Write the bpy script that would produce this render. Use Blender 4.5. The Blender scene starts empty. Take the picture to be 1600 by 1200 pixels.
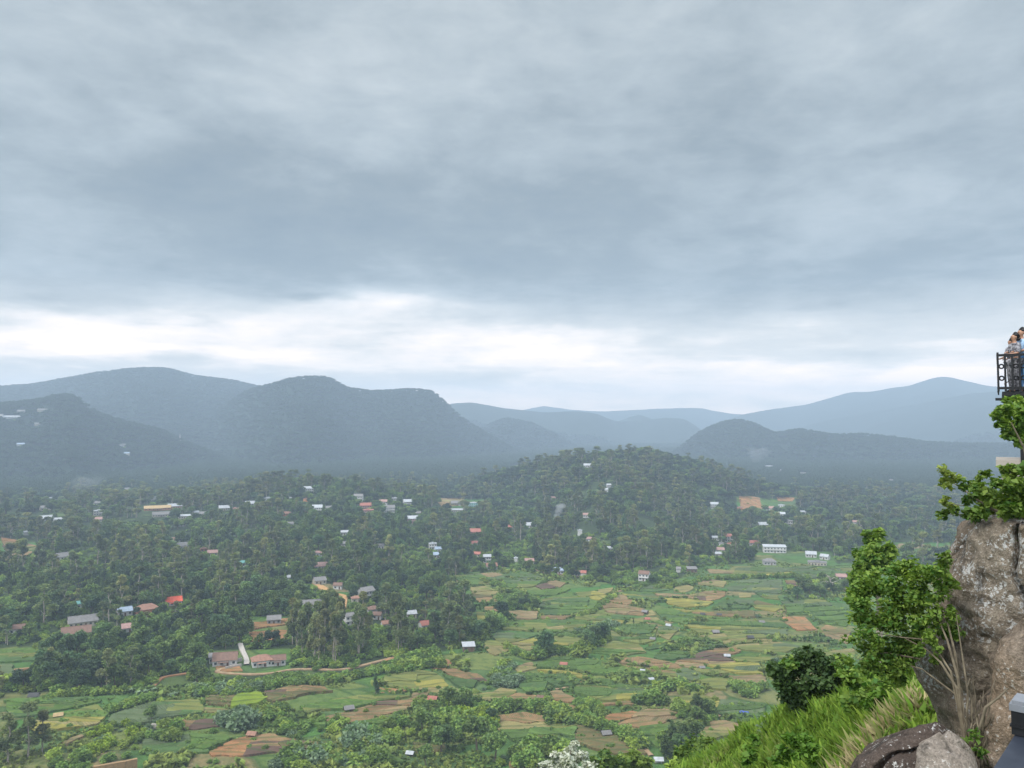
import bpy, math, random
import numpy as np
from mathutils import Vector, Matrix
from mathutils.geometry import delaunay_2d_cdt

# ------------------------------------------------------------------ camera
F = 1232.0                      # focal length in pixels of a 1600 wide frame
CZ = 130.0                      # eye height above datum
HOR = 660.0
PITCH = math.atan((HOR - 600) / F)
sc = bpy.context.scene
cam_d = bpy.data.cameras.new('camera')
cam = bpy.data.objects.new('camera', cam_d)
sc.collection.objects.link(cam)
cam_d.sensor_width = 36
cam_d.lens = F / 1600 * 36
cam_d.clip_start = 0.1
cam_d.clip_end = 30000
cam.location = (0, 0, CZ)
cam.rotation_euler = (math.radians(90) + PITCH, 0, 0)
sc.camera = cam

# ------------------------------------------------------------------ world, sun, exposure
vs = sc.view_settings
vs.view_transform = 'Standard'
vs.look = 'None'
vs.gamma = 1
vs.exposure = 1.15
SUN_EL, SUN_AZ = math.radians(48), math.radians(-125)     # azimuth from +Y, clockwise: behind, to the left
sd = bpy.data.lights.new('sun', 'SUN')
sd.energy = 1.5
sd.angle = math.radians(22)
sd.color = (1.0, 0.95, 0.87)
sun = bpy.data.objects.new('sun', sd)
sc.collection.objects.link(sun)
sv = Vector((math.sin(SUN_AZ) * math.cos(SUN_EL), math.cos(SUN_AZ) * math.cos(SUN_EL), math.sin(SUN_EL)))
sun.rotation_euler = (-sv).to_track_quat('-Z', 'Y').to_euler()
sun.location = (0, 0, 400)

sc.render.engine = 'CYCLES'
cy = sc.cycles
cy.max_bounces = 5
cy.diffuse_bounces = 3
cy.glossy_bounces = 2
cy.transmission_bounces = 3
cy.transparent_max_bounces = 4
cy.volume_bounces = 0
cy.use_denoising = True
try:
    cy.denoiser = 'OPENIMAGEDENOISE'
except Exception:
    pass


def pixdir(px, py):
    r = (np.asarray(px, float) - 800) / F
    u = (600 - np.asarray(py, float)) / F
    sp, cp = math.sin(PITCH), math.cos(PITCH)
    return r, cp - u * sp, sp + u * cp


def azel(px, py):
    x, y, z = pixdir(px, py)
    return np.arctan2(x, y), np.arctan2(z, np.hypot(x, y))


class NT:
    """small wrapper for writing node maths"""
    def __init__(s, tree):
        s.t = tree
        s.n = tree.nodes
        s.l = tree.links

    def node(s, typ, **kw):
        n = s.n.new(typ)
        for k, v in kw.items():
            setattr(n, k, v)
        return n

    def put(s, sock, v):
        if isinstance(v, bpy.types.NodeSocket):
            s.l.new(v, sock)
        else:
            sock.default_value = v

    def m(s, op, a, b=0.0, c=None, clamp=False):
        n = s.node('ShaderNodeMath', operation=op)
        n.use_clamp = clamp
        s.put(n.inputs[0], a)
        s.put(n.inputs[1], b)
        if c is not None:
            s.put(n.inputs[2], c)
        return n.outputs[0]

    def vm(s, op, a, b=(0, 0, 0)):
        n = s.node('ShaderNodeVectorMath', operation=op)
        s.put(n.inputs[0], a)
        s.put(n.inputs[1], b)
        return n.outputs[0]

    def xyz(s, x, y, z):
        n = s.node('ShaderNodeCombineXYZ')
        s.put(n.inputs[0], x); s.put(n.inputs[1], y); s.put(n.inputs[2], z)
        return n.outputs[0]

    def sep(s, v):
        n = s.node('ShaderNodeSeparateXYZ')
        s.put(n.inputs[0], v)
        return n.outputs

    def noise(s, vec, scale, detail=3, rough=0.5, dist=0.0, out=0):
        n = s.node('ShaderNodeTexNoise')
        if vec is not None:
            s.put(n.inputs['Vector'], vec)
        n.inputs['Scale'].default_value = scale
        n.inputs['Detail'].default_value = detail
        n.inputs['Roughness'].default_value = rough
        n.inputs['Distortion'].default_value = dist
        return n.outputs[out]

    def ramp(s, fac, stops, interp='LINEAR'):
        n = s.node('ShaderNodeValToRGB')
        cr = n.color_ramp
        cr.interpolation = interp
        while len(cr.elements) < len(stops):
            cr.elements.new(0.5)
        for e, (p, c) in zip(cr.elements, stops):
            e.position = p
            e.color = (c[0], c[1], c[2], 1) if not isinstance(c, (int, float)) else (c, c, c, 1)
        s.put(n.inputs[0], fac)
        return n.outputs[0]

    def mix(s, fac, a, b, blend='MIX'):
        n = s.node('ShaderNodeMix', data_type='RGBA', blend_type=blend)
        s.put(n.inputs[0], fac)
        for i, v in ((6, a), (7, b)):
            if isinstance(v, tuple) and len(v) == 3:
                v = v + (1,)
            s.put(n.inputs[i], v)
        return n.outputs[2]


world = bpy.data.worlds.new('World')
sc.world = world
world.use_nodes = True
world.node_tree.nodes.clear()
w = NT(world.node_tree)
tc = w.node('ShaderNodeTexCoord').outputs['Generated']
sx, sy, sz = w.sep(tc)
AZ = w.m('ARCTAN2', sx, sy)
EL = w.m('ARCSINE', sz)
# cloud plane coordinates: streaks get narrow towards the horizon as on a real cloud deck
zz = w.m('ADD', w.m('MAXIMUM', sz, 0.0), 0.10)
P = w.xyz(w.m('DIVIDE', sx, zz), w.m('DIVIDE', sy, zz), 0.0)
warp = w.noise(P, 0.55, 4, 0.55, 0.0, 1)
wx, wy, wz = w.sep(warp)
az2 = w.m('ADD', AZ, w.m('MULTIPLY', w.m('SUBTRACT', wx, 0.5), 0.16))
el2 = w.m('ADD', EL, w.m('MULTIPLY', w.m('SUBTRACT', wy, 0.5), 0.09))
small = w.noise(P, 3.2, 5, 0.6, 0.3, 1)
qx, qy, qz = w.sep(small)
az2 = w.m('ADD', az2, w.m('MULTIPLY', w.m('SUBTRACT', qx, 0.5), 0.05))
el2 = w.m('ADD', el2, w.m('MULTIPLY', w.m('SUBTRACT', qy, 0.5), 0.022))


def elpx(py):
    return float(azel(800, py)[1])


# brightness of the deck against elevation
lo, hi = elpx(680), elpx(0)
efac = w.m('DIVIDE', w.m('SUBTRACT', el2, lo), hi - lo, clamp=True)
base_tab = [(680, .80), (640, .78), (600, .66), (560, .57), (520, .54), (490, .46), (455, .38), (420, .31), (330, .28), (230, .36), (120, .42), (0, .42)]
val = w.ramp(efac, [((elpx(y) - lo) / (hi - lo), v) for y, v in base_tab])
val = w.m('MULTIPLY', val, 1.0)
# (px, py, rx, ry, weight, tilt)
blobs = [
    (420, 395, 230, 55, -.10, 0), (300, 270, 200, 70, -.07, 0), (800, 330, 460, 80, -.07, 0), (1250, 445, 330, 40, -.09, 0),
    (1050, 180, 380, 70, -.04, 0), (620, 165, 180, 55, .13, 0), (40, 120, 120, 140, .09, 0), (1230, 300, 170, 50, .07, 0),
    (85, 365, 60, 35, .15, 0), (575, 245, 80, 28, .10, 0), (1480, 320, 150, 60, .05, 0), (900, 60, 260, 60, .05, 0),
    (560, 480, 150, 17, .36, 0), (340, 505, 250, 20, .30, 0), (330, 545, 330, 14, .24, 0), (860, 535, 190, 16, .28, 0), (1060, 565, 240, 16, .30, 0),
    (1290, 590, 230, 20, .24, 0), (1540, 580, 110, 16, .34, 0), (90, 530, 160, 18, .22, 0), (130, 480, 80, 10, .24, 0),
    (470, 470, 60, 9, -.32, 0), (40, 455, 70, 14, -.12, 0), (260, 490, 100, 9, -.16, 0), (150, 575, 300, 16, -.14, 0), (640, 590, 200, 12, -.12, 0),
    (1300, 540, 160, 12, -.12, 0), (1480, 520, 120, 22, .12, 0), (760, 490, 130, 14, .10, 0), (1250, 500, 160, 12, .06, 0),
]
for bx, by, rx, ry, wt, tl in blobs:
    a0, e0 = (float(v) for v in azel(bx, by))
    sa, se = rx / F, ry / F
    da = w.m('DIVIDE', w.m('SUBTRACT', az2, a0), sa)
    de = w.m('DIVIDE', w.m('SUBTRACT', el2, e0), se)
    q = w.m('ADD', w.m('MULTIPLY', da, da), w.m('MULTIPLY', de, de))
    g = w.m('POWER', 2.718, w.m('MULTIPLY', q, -0.8))
    val = w.m('MULTIPLY_ADD', g, wt, val)
tex = w.noise(P, 1.3, 7, 0.6, 0.35)
Q_ = w.xyz(w.m('MULTIPLY', AZ, 4.2), w.m('MULTIPLY', EL, 9.5), w.m('MULTIPLY', EL, 2.0))
tex2 = w.noise(Q_, 1.5, 8, 0.60, 0.25)
tex3 = w.noise(P, 9.0, 6, 0.6, 0.3)
val = w.m('MULTIPLY_ADD', w.m('SUBTRACT', tex, 0.5), 0.34, val)
val = w.m('MULTIPLY_ADD', w.m('SUBTRACT', tex2, 0.5), 0.55, val)
val = w.m('MULTIPLY_ADD', w.m('SUBTRACT', tex3, 0.5), 0.18, val)
Q2 = w.xyz(w.m('MULTIPLY', AZ, 5.0), w.m('MULTIPLY', EL, 34.0), 3.0)
tex4 = w.noise(Q2, 1.6, 7, 0.6, 0.5)
lowk = w.m('MULTIPLY', w.m('SUBTRACT', math.radians(12), EL), 1 / math.radians(7), clamp=True)
val = w.m('MULTIPLY_ADD', w.m('MULTIPLY', w.m('SUBTRACT', tex4, 0.5), lowk), 0.55, val)
cloud = w.ramp(val, [(0.0, (.20, .26, .31)), (.24, (.29, .345, .375)), (.42, (.44, .50, .53)), (.60, (.60, .65, .67)), (.74, (.83, .84, .84)), (1.0, (1.2, 1.10, 1.03))])
# unseen sky above and behind the viewer, brightened to light the scene
up = w.m('MULTIPLY', w.m('SUBTRACT', EL, math.radians(31)), 1.0 / math.radians(25), clamp=True)
back = w.m('MULTIPLY', w.m('SUBTRACT', w.m('MULTIPLY', sy, -1.0), -0.45), 1.4, clamp=True)
br = w.m('MAXIMUM', up, back)
cloud = w.mix(br, cloud, (1.9, 2.0, 2.15))
nish = w.node('ShaderNodeTexSky', sky_type='NISHITA')
nish.sun_disc = False
nish.sun_elevation = SUN_EL
nish.sun_rotation = SUN_AZ
nish.altitude = 1200
nis = w.mix(1.0, nish.outputs[0], (0.08, 0.08, 0.08), 'MULTIPLY')
cloud = w.mix(1.0, cloud, (0.5, 0.5, 0.5), 'MULTIPLY')
skyc = w.mix(0.92, nis, cloud)
# thin warm light under the cloud deck far away
wl = w.m('MULTIPLY', w.m('SUBTRACT', math.radians(9.5), EL), 1 / math.radians(9.5), clamp=True)
skyc = w.mix(wl, skyc, w.mix(1.0, skyc, (1.95, 1.52, 1.20), 'MULTIPLY'))
low = w.m('MULTIPLY', w.m('ADD', sz, 0.02), -30.0, clamp=True)
skyc = w.mix(low, skyc, (.04, .06, .05))
bg = w.node('ShaderNodeBackground')
w.put(bg.inputs[0], skyc)
bg.inputs[1].default_value = 1.0
w.l.new(bg.outputs[0], w.node('ShaderNodeOutputWorld').inputs[0])

# ------------------------------------------------------------------ noise and mesh helpers
rs = np.random.RandomState(7)
_perm = rs.permutation(256)
_perm = np.concatenate([_perm, _perm, _perm])
_g = rs.rand(256) * 2 - 1


def vnoise(x, y, z=None):
    x = np.asarray(x, float); y = np.asarray(y, float)
    z = np.zeros_like(x) if z is None else np.asarray(z, float)
    xi, yi, zi = np.floor(x).astype(int), np.floor(y).astype(int), np.floor(z).astype(int)
    xf, yf, zf = x - xi, y - yi, z - zi
    u, v, t = (q * q * (3 - 2 * q) for q in (xf, yf, zf))
    xi &= 255; yi &= 255; zi &= 255
    def h(a, b, c):
        return _g[_perm[_perm[_perm[(a) & 255] + (b & 255)] + (c & 255)] & 255]
    def L(a, b, k):
        return a + (b - a) * k
    return L(L(L(h(xi, yi, zi), h(xi + 1, yi, zi), u), L(h(xi, yi + 1, zi), h(xi + 1, yi + 1, zi), u), v),
             L(L(h(xi, yi, zi + 1), h(xi + 1, yi, zi + 1), u), L(h(xi, yi + 1, zi + 1), h(xi + 1, yi + 1, zi + 1), u), v), t)


def fbm(x, y, z=None, oct=4):
    s = 0; a = 1; f = 1; tot = 0
    for i in range(oct):
        s = s + a * vnoise(x * f + 17.3 * i, y * f - 9.1 * i, None if z is None else z * f + 3.7 * i)
        tot += a; a *= .5; f *= 2.03
    return s / tot


def smax(a, b, k):
    h = np.maximum(k - np.abs(a - b), 0) / k
    return np.maximum(a, b) + h * h * k * .25


def sstep(a, b, x):
    t = np.clip((x - a) / (b - a), 0, 1)
    return t * t * (3 - 2 * t)


def mesh_obj(name, V, Fc, mats, parent=None, mi=None, smooth=False, attrs=None, loc=None):
    """V (n,3); Fc array (m,k) or list of tuples; one mesh object"""
    me = bpy.data.meshes.new(name)
    V = np.asarray(V, np.float32)
    if isinstance(Fc, np.ndarray):
        m, k = Fc.shape
        me.vertices.add(len(V)); me.vertices.foreach_set('co', V.ravel())
        me.loops.add(m * k); me.loops.foreach_set('vertex_index', Fc.astype(np.int32).ravel())
        me.polygons.add(m)
        me.polygons.foreach_set('loop_start', np.arange(0, m * k, k, dtype=np.int32))
        me.polygons.foreach_set('loop_total', np.full(m, k, np.int32))
    else:
        me.from_pydata([tuple(map(float, v)) for v in V], [], [tuple(map(int, f)) for f in Fc])
    if not isinstance(mats, (list, tuple)):
        mats = [mats]
    for m_ in mats:
        me.materials.append(m_)
    if mi is not None:
        me.polygons.foreach_set('material_index', np.asarray(mi, np.int32))
    if smooth:
        me.polygons.foreach_set('use_smooth', np.ones(len(me.polygons), bool))
    me.update(calc_edges=True)
    if attrs:
        for an, av in attrs.items():
            av = np.asarray(av, np.float32)
            if av.ndim == 1:
                at_ = me.attributes.new(an, 'FLOAT', 'POINT'); at_.data.foreach_set('value', av)
            else:
                at_ = me.attributes.new(an, 'FLOAT_COLOR', 'POINT'); at_.data.foreach_set('color', av.ravel())
    o = bpy.data.objects.new(name, me)
    sc.collection.objects.link(o)
    if parent:
        o.parent = parent
    if loc is not None:
        o.location = loc
    return o


def tag(o, label=None, cat=None, group=None, kind=None):
    if label: o['label'] = label
    if cat: o['category'] = cat
    if group: o['group'] = group
    if kind: o['kind'] = kind
    return o


def empty(name, loc, rz=0, label=None, cat=None, group=None, s=1.0):
    o = bpy.data.objects.new(name, None)
    sc.collection.objects.link(o)
    o.location = loc
    o.rotation_euler = (0, 0, rz)
    o.scale = (s, s, s)
    o.empty_display_size = .3
    return tag(o, label, cat, group)


class MB:
    """collects verts and faces for one mesh"""
    def __init__(s):
        s.v = []; s.f = []; s.m = []

    def add(s, V, Fs, mi=0):
        o = len(s.v)
        s.v += [tuple(p) for p in V]
        s.f += [tuple(o + i for i in f) for f in Fs]
        s.m += [mi] * len(Fs)

    def box(s, x0, x1, y0, y1, z0, z1, mi=0):
        V = [(x, y, z) for z in (z0, z1) for y in (y0, y1) for x in (x0, x1)]
        s.add(V, [(0, 2, 3, 1), (4, 5, 7, 6), (0, 1, 5, 4), (2, 6, 7, 3), (0, 4, 6, 2), (1, 3, 7, 5)], mi)

    def tube(s, pts, rad, n=6, mi=0, caps=True):
        pts = [Vector(p) for p in pts]
        if isinstance(rad, (int, float)): rad = [rad] * len(pts)
        V = []
        pu = None
        for i, p in enumerate(pts):
            d = (pts[min(i + 1, len(pts) - 1)] - pts[max(i - 1, 0)])
            d = d.normalized() if d.length > 1e-9 else Vector((0, 0, 1))
            ref = pu if pu is not None else (Vector((1, 0, 0)) if abs(d.x) < .8 else Vector((0, 1, 0)))
            u = (ref - d * ref.dot(d))
            u = u.normalized() if u.length > 1e-6 else d.orthogonal().normalized()
            pu = u
            v = d.cross(u)
            for k in range(n):
                a = 2 * math.pi * k / n
                V.append(p + (u * math.cos(a) + v * math.sin(a)) * rad[i])
        Fs = []
        for i in range(len(pts) - 1):
            for k in range(n):
                k2 = (k + 1) % n
                Fs.append((i * n + k, i * n + k2, (i + 1) * n + k2, (i + 1) * n + k))
        if caps:
            Fs.append(tuple(range(n))[::-1])
            Fs.append(tuple((len(pts) - 1) * n + k for k in range(n)))
        s.add(V, Fs, mi)

    def build(s, name, mats, parent=None, smooth=False, loc=None):
        return mesh_obj(name, s.v, s.f, mats, parent, s.m if isinstance(mats, (list, tuple)) else None, smooth, None, loc)


# ------------------------------------------------------------------ materials
def bsdf_mat(name, color=None, rough=0.8, metal=0.0, spec=0.3):
    m = bpy.data.materials.new(name)
    m.use_nodes = True
    t = NT(m.node_tree)
    b = m.node_tree.nodes['Principled BSDF']
    b.inputs['Roughness'].default_value = rough
    b.inputs['Metallic'].default_value = metal
    b.inputs['Specular IOR Level'].default_value = spec
    if color: b.inputs['Base Color'].default_value = (*color, 1)
    return m, t, b


def noisy_mat(name, c1, c2, scale=1.0, rough=.8, metal=0, spec=.3, detail=5, rnd=.15, bump=0, coords='Object'):
    m, t, b = bsdf_mat(name, None, rough, metal, spec)
    tcn = t.node('ShaderNodeTexCoord').outputs[coords]
    n = t.noise(tcn, scale, detail, .6)
    col = t.ramp(n, [(.3, c1), (.7, c2)])
    if rnd:
        r = t.node('ShaderNodeObjectInfo').outputs['Random']
        k = t.m('MULTIPLY_ADD', r, 2 * rnd, 1 - rnd)
        col = t.mix(1.0, col, t.xyz(k, k, k), 'MULTIPLY')
    t.put(b.inputs['Base Color'], col)
    if bump:
        bn = t.node('ShaderNodeBump')
        bn.inputs['Strength'].default_value = 1
        bn.inputs['Distance'].default_value = bump
        t.put(bn.inputs['Height'], n)
        t.l.new(bn.outputs[0], b.inputs['Normal'])
    return m


def leaf_mat(name, c1, c2, c3=None, scale=.6, trans=.25, hv=.25, rough=.6, spec=.25, wide=False):
    """c1..c2 clump to clump, varies by plant too"""
    m = bpy.data.materials.new(name)
    m.use_nodes = True
    t = NT(m.node_tree)
    b = m.node_tree.nodes['Principled BSDF']
    out = m.node_tree.nodes['Material Output']
    b.inputs['Roughness'].default_value = rough
    b.inputs['Specular IOR Level'].default_value = spec
    tcn = t.node('ShaderNodeTexCoord').outputs['Object']
    oi = t.node('ShaderNodeObjectInfo').outputs['Random']
    gi = t.node('ShaderNodeNewGeometry').outputs['Random Per Island']
    n = t.noise(tcn, scale, 3, .6)
    f = t.m('ADD', t.m('MULTIPLY', n, .7), t.m('MULTIPLY', gi, .35))
    col = t.ramp(f, [(.3, c1), (.72, c2)])
    if c3:
        sp = t.ramp(oi, [(.55, 0.0), (1.0, 1.0)])
        col = t.mix(sp, col, c3)
    k = t.m('MULTIPLY_ADD', t.m('FRACT', t.m('MULTIPLY', oi, 7.31)), 2 * hv, 1 - hv)
    col = t.mix(1.0, col, t.xyz(k, k, k), 'MULTIPLY')
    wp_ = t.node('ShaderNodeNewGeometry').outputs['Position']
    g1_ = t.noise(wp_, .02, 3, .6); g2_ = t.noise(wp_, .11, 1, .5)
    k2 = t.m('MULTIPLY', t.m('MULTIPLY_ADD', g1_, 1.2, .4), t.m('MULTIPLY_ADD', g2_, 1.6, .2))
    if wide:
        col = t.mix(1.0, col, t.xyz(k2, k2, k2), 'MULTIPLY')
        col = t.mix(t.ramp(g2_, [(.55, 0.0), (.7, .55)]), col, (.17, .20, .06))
    t.put(b.inputs['Base Color'], col)
    tr = t.node('ShaderNodeBsdfTranslucent')
    t.put(tr.inputs[0], t.mix(1.0, col, (1.2, 1.3, .6), 'MULTIPLY'))
    mx = t.node('ShaderNodeMixShader')
    mx.inputs[0].default_value = trans
    t.l.new(b.outputs[0], mx.inputs[1])
    t.l.new(tr.outputs[0], mx.inputs[2])
    t.l.new(mx.outputs[0], out.inputs[0])
    return m


def attr_mat(name, trans=.2, var=.5):
    """colour comes from the mesh's own colour attribute (crop kinds), varied per clump"""
    m = bpy.data.materials.new(name)
    m.use_nodes = True
    t = NT(m.node_tree)
    b = m.node_tree.nodes['Principled BSDF']
    out = m.node_tree.nodes['Material Output']
    b.inputs['Roughness'].default_value = .7
    b.inputs['Specular IOR Level'].default_value = .2
    a = t.node('ShaderNodeAttribute', attribute_name='kindcol')
    gi = t.node('ShaderNodeNewGeometry').outputs['Random Per Island']
    k = t.m('MULTIPLY_ADD', gi, var, 1 - var / 2)
    col = t.mix(1.0, a.outputs[0], t.xyz(k, k, k), 'MULTIPLY')
    t.put(b.inputs['Base Color'], col)
    tr = t.node('ShaderNodeBsdfTranslucent')
    t.put(tr.inputs[0], col)
    mx = t.node('ShaderNodeMixShader')
    mx.inputs[0].default_value = trans
    t.l.new(b.outputs[0], mx.inputs[1]); t.l.new(tr.outputs[0], mx.inputs[2]); t.l.new(mx.outputs[0], out.inputs[0])
    return m


M = {}
M['euc'] = leaf_mat('eucalyptus_leaves', (.052, .088, .036), (.17, .205, .075), (.21, .21, .08), .35, hv=.35, wide=True)
M['broad'] = leaf_mat('broad_leaves', (.042, .090, .028), (.155, .22, .050), (.060, .120, .050), .4, hv=.4, wide=True)
M['shrub'] = leaf_mat('shrub_leaves', (.070, .14, .030), (.18, .27, .050), (.23, .30, .045), .8, hv=.35)
M['palm'] = leaf_mat('palm_leaves', (.03, .06, .02), (.08, .12, .035), None, .8)
M['deep'] = leaf_mat('cloud_shaded_leaves', (.026, .052, .026), (.050, .082, .036), None, .4, hv=.08)  # leaf colour darkened to stand for cloud shadow on the far forest
M['lime'] = leaf_mat('lime_leaves', (.13, .22, .02), (.32, .40, .03), None, 1.2, .3)
M['silver'] = leaf_mat('silvery_leaves', (.08, .14, .07), (.20, .27, .15), None, .8)
M['dark'] = leaf_mat('dark_leaves', (.018, .045, .014), (.065, .115, .030), None, 1.2, .2)
M['fresh'] = leaf_mat('fresh_leaves', (.05, .13, .015), (.15, .27, .035), None, 1.3, .3)
M['fresh2'] = leaf_mat('mixed_leaves', (.045, .12, .020), (.18, .26, .045), None, 2.2, .3)
M['pale'] = leaf_mat('young_leaves', (.17, .26, .04), (.36, .42, .12), None, 2.0, .35)
M['blossom'] = leaf_mat('white_blossom', (.22, .26, .19), (.46, .47, .40), None, 1.2, .2)
M['bark_pale'] = noisy_mat('pale_bark', (.15, .13, .105), (.40, .36, .30), 1.2, .9)
M['bark_dark'] = noisy_mat('dark_bark', (.05, .04, .03), (.13, .10, .07), 1.5, .9)
M['twig'] = noisy_mat('grey_twig_bark', (.06, .05, .035), (.19, .16, .11), 8, .9)

# ------------------------------------------------------------------ the terrain as one height function
def layer(pts, D, s_front, s_back, w, off=0.0, rough=0.0, rscale=200):
    a = np.array([azel(p[0], p[1]) for p in pts])
    Ds = np.array([p[2] if len(p) > 2 else D for p in pts], float)
    te = np.tan(a[:, 1])
    ag = np.linspace(a[0, 0], a[-1, 0], 700)
    tg, dg = np.interp(ag, a[:, 0], te), np.interp(ag, a[:, 0], Ds)
    sg = .0045 / (ag[1] - ag[0])
    kk = np.arange(-int(3 * sg) - 1, int(3 * sg) + 2); ke = np.exp(-.5 * (kk / sg) ** 2); ke /= ke.sum()
    tp = np.pad(tg, len(kk) // 2, mode='edge')
    tg = np.convolve(tp, ke, 'valid')
    return dict(az=ag, te=tg, D=dg, sf=s_front, sb=s_back, w=w, off=off, rough=rough, rscale=rscale)


LAYERS = [
    # far left mountain
    layer([(-900, 660), (-300, 640), (-100, 610), (0, 602), (50, 599), (100, 590), (150, 581), (200, 575), (230, 573), (262, 574), (300, 585), (360, 592), (400, 601), (450, 612), (520, 650), (600, 700), (700, 760)],
          3700, .36, .4, 150, -10, 26, 330),
    # mountain in the centre left
    layer([(150, 760), (250, 700), (330, 645), (380, 612), (400, 603), (430, 597), (460, 588), (500, 586), (520, 590), (540, 604), (580, 609), (610, 608), (640, 606), (675, 608), (690, 622), (720, 650), (760, 675), (800, 697), (832, 718), (870, 745), (950, 790)],
          2950, .42, .45, 90, -10, 22, 260),
    # nearer shoulder on the left
    layer([(-700, 600), (-100, 622), (0, 628), (60, 622), (90, 614), (115, 614), (150, 642), (200, 657), (250, 668), (300, 692), (345, 708), (400, 748), (450, 790)],
          2450, .34, .4, 80, -10, 16, 200),
    # hills behind the gap
    layer([(600, 700), (660, 650), (700, 629), (735, 626), (790, 636), (850, 642), (900, 640), (930, 643), (960, 656), (1000, 655), (1040, 650), (1070, 652), (1100, 672), (1150, 700), (1250, 740)],
          4500, .3, .4, 100, -8, 26, 420),
    layer([(650, 740), (720, 690), (760, 664), (790, 651), (830, 659), (870, 678), (915, 706), (960, 740)], 3650, .4, .4, 50, -8, 12, 260),
    layer([(940, 672), (970, 656), (1000, 647), (1020, 655), (1060, 680)], 5000, .3, .4, 50, 0, 12, 400),
    # farthest ridges
    layer([(500, 655), (700, 650), (800, 645), (830, 638), (850, 634), (890, 640), (940, 643), (1000, 640), (1040, 638), (1090, 637), (1140, 646), (1200, 650), (1400, 660)],
          6500, .2, .3, 120, 0, 30, 700),
    # mountain at the far right
    layer([(1050, 700), (1090, 672), (1130, 657), (1160, 648), (1200, 640), (1260, 632), (1330, 612), (1360, 612), (1400, 605), (1422, 603), (1450, 593), (1470, 588), (1490, 590), (1510, 596), (1550, 604), (1600, 604), (1700, 590), (2100, 600)],
          5700, .25, .3, 90, 0, 40, 600),
    layer([(1180, 700), (1250, 668), (1300, 654), (1380, 641), (1450, 628), (1520, 614), (1600, 609), (1800, 600), (2200, 620)], 4900, .25, .3, 100, 0, 30, 500),
    # dark hill on the right
    layer([(1000, 760), (1040, 715), (1075, 687), (1100, 669), (1130, 657), (1155, 653), (1180, 660), (1210, 675), (1250, 668), (1300, 677), (1350, 676), (1400, 681), (1450, 689), (1520, 691), (1600, 690), (1900, 680), (2300, 660)],
          2950, .34, .4, 80, -10, 16, 260),
    # wooded hill in the middle
    layer([(560, 800), (700, 762), (760, 735), (830, 718), (900, 706), (950, 698), (1000, 694), (1040, 702), (1080, 711), (1130, 727), (1200, 749), (1300, 766), (1400, 782), (1500, 800), (1700, 815), (2200, 810)],
          1350, .135, .3, 60, -15, 10, 150),
    # low wooded rise on the left
    layer([(-900, 790), (0, 778), (120, 775), (250, 770), (350, 757), (430, 742), (500, 740), (560, 747), (640, 762), (720, 772), (800, 790), (900, 830)],
          1120, .075, .3, 60, -15, 6, 150),
]
NEAR = [(-900, 1300, 30), (800, 1300, 30), (1000, 1240, 32), (1060, 1204, 31), (1130, 1172, 30), (1200, 1136, 28), (1300, 1090, 25), (1400, 1056, 22), (1450, 1048, 20), (1600, 1070, 18), (2300, 1080, 16)]
_na = np.array([azel(p[0], p[1]) for p in NEAR]); _nD = np.array([p[2] for p in NEAR], float)
_nz = _nD * np.tan(_na[:, 1]); _ng = np.array([.5 if p[0] < 1001 else .62 for p in NEAR])


def terrain(x, y):
    x = np.asarray(x, float); y = np.asarray(y, float)
    r = np.hypot(x, y) + 1e-6
    az = np.arctan2(x, y)
    z = 5 + 2.6 * fbm(x / 170, y / 170, oct=3) + .8 * fbm(x / 45 + 9, y / 45, oct=2)
    # left of the valley the floor rises a little in steps
    z = z + 6 * sstep(-20, -260, x) * sstep(330, 460, r) + 14 * sstep(1500, 4500, r)
    for L in LAYERS:
        te = np.interp(az, L['az'], L['te'])
        D = np.interp(az, L['az'], L['D'])
        D = D * (1 + .05 * vnoise(az * 11 + L['D'][0], az * 0 + 3.3))
        zc = CZ + D * te + L['off']
        edge = np.minimum(az - L['az'][0], L['az'][-1] - az)
        zc = zc - np.maximum(-edge, 0) * D * .35
        d = r - D
        s = np.where(d < 0, L['sf'], L['sb'])
        drop = s * (np.sqrt(d * d + L['w'] ** 2) - L['w'])
        if L['rough']:
            sc_ = L['rscale']
            rd = np.abs(fbm(x / sc_, y / sc_, oct=4))
            drop = drop + L['rough'] * 2.2 * rd * sstep(0, L['w'] * 3, np.abs(d)) + .06 * L['rough'] * fbm(x / (sc_ * .12), y / (sc_ * .12), oct=2)
        z = smax(z, zc - drop, 14)
    # the slope below the viewpoint
    cz = np.interp(az, _na[:, 0], _nz); cD = np.interp(az, _na[:, 0], _nD); cg = np.interp(az, _na[:, 0], _ng)
    near = CZ + cz + np.where(r < cD, .1 * (cD - r), -cg * (r - cD)) + .5 * fbm(x / 6, y / 6, oct=3) * sstep(6, 20, r)
    near = near + sstep(60, 200, r) * 5 * fbm(x / 40, y / 40, oct=3)
    wb = sstep(math.radians(62), math.radians(105), np.abs(az))
    near = near * (1 - wb) + wb * (CZ - 3.2 - .3 * np.maximum(r - 60, 0))
    z = smax(z, near, 6)
    return z


def at_hit(px, py, r0=150.0, r1=6500.0):
    """the point of the ground a photo position looks at"""
    dx, dy, dz = (float(v) for v in pixdir(px, py))
    h = math.hypot(dx, dy)
    rr = r0 * (r1 / r0) ** (np.arange(260) / 259)
    X, Y, Z = dx / h * rr, dy / h * rr, CZ + dz / h * rr
    below = Z < terrain(X, Y)
    if not below.any():
        i = 259
    else:
        i = int(np.argmax(below))
    a, b = rr[max(i - 1, 0)], rr[i]
    for _ in range(14):
        c = (a + b) / 2
        if CZ + dz / h * c < float(terrain(dx / h * c, dy / h * c)): b = c
        else: a = c
    c = (a + b) / 2
    return Vector((dx / h * c, dy / h * c, float(terrain(dx / h * c, dy / h * c))))


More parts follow.
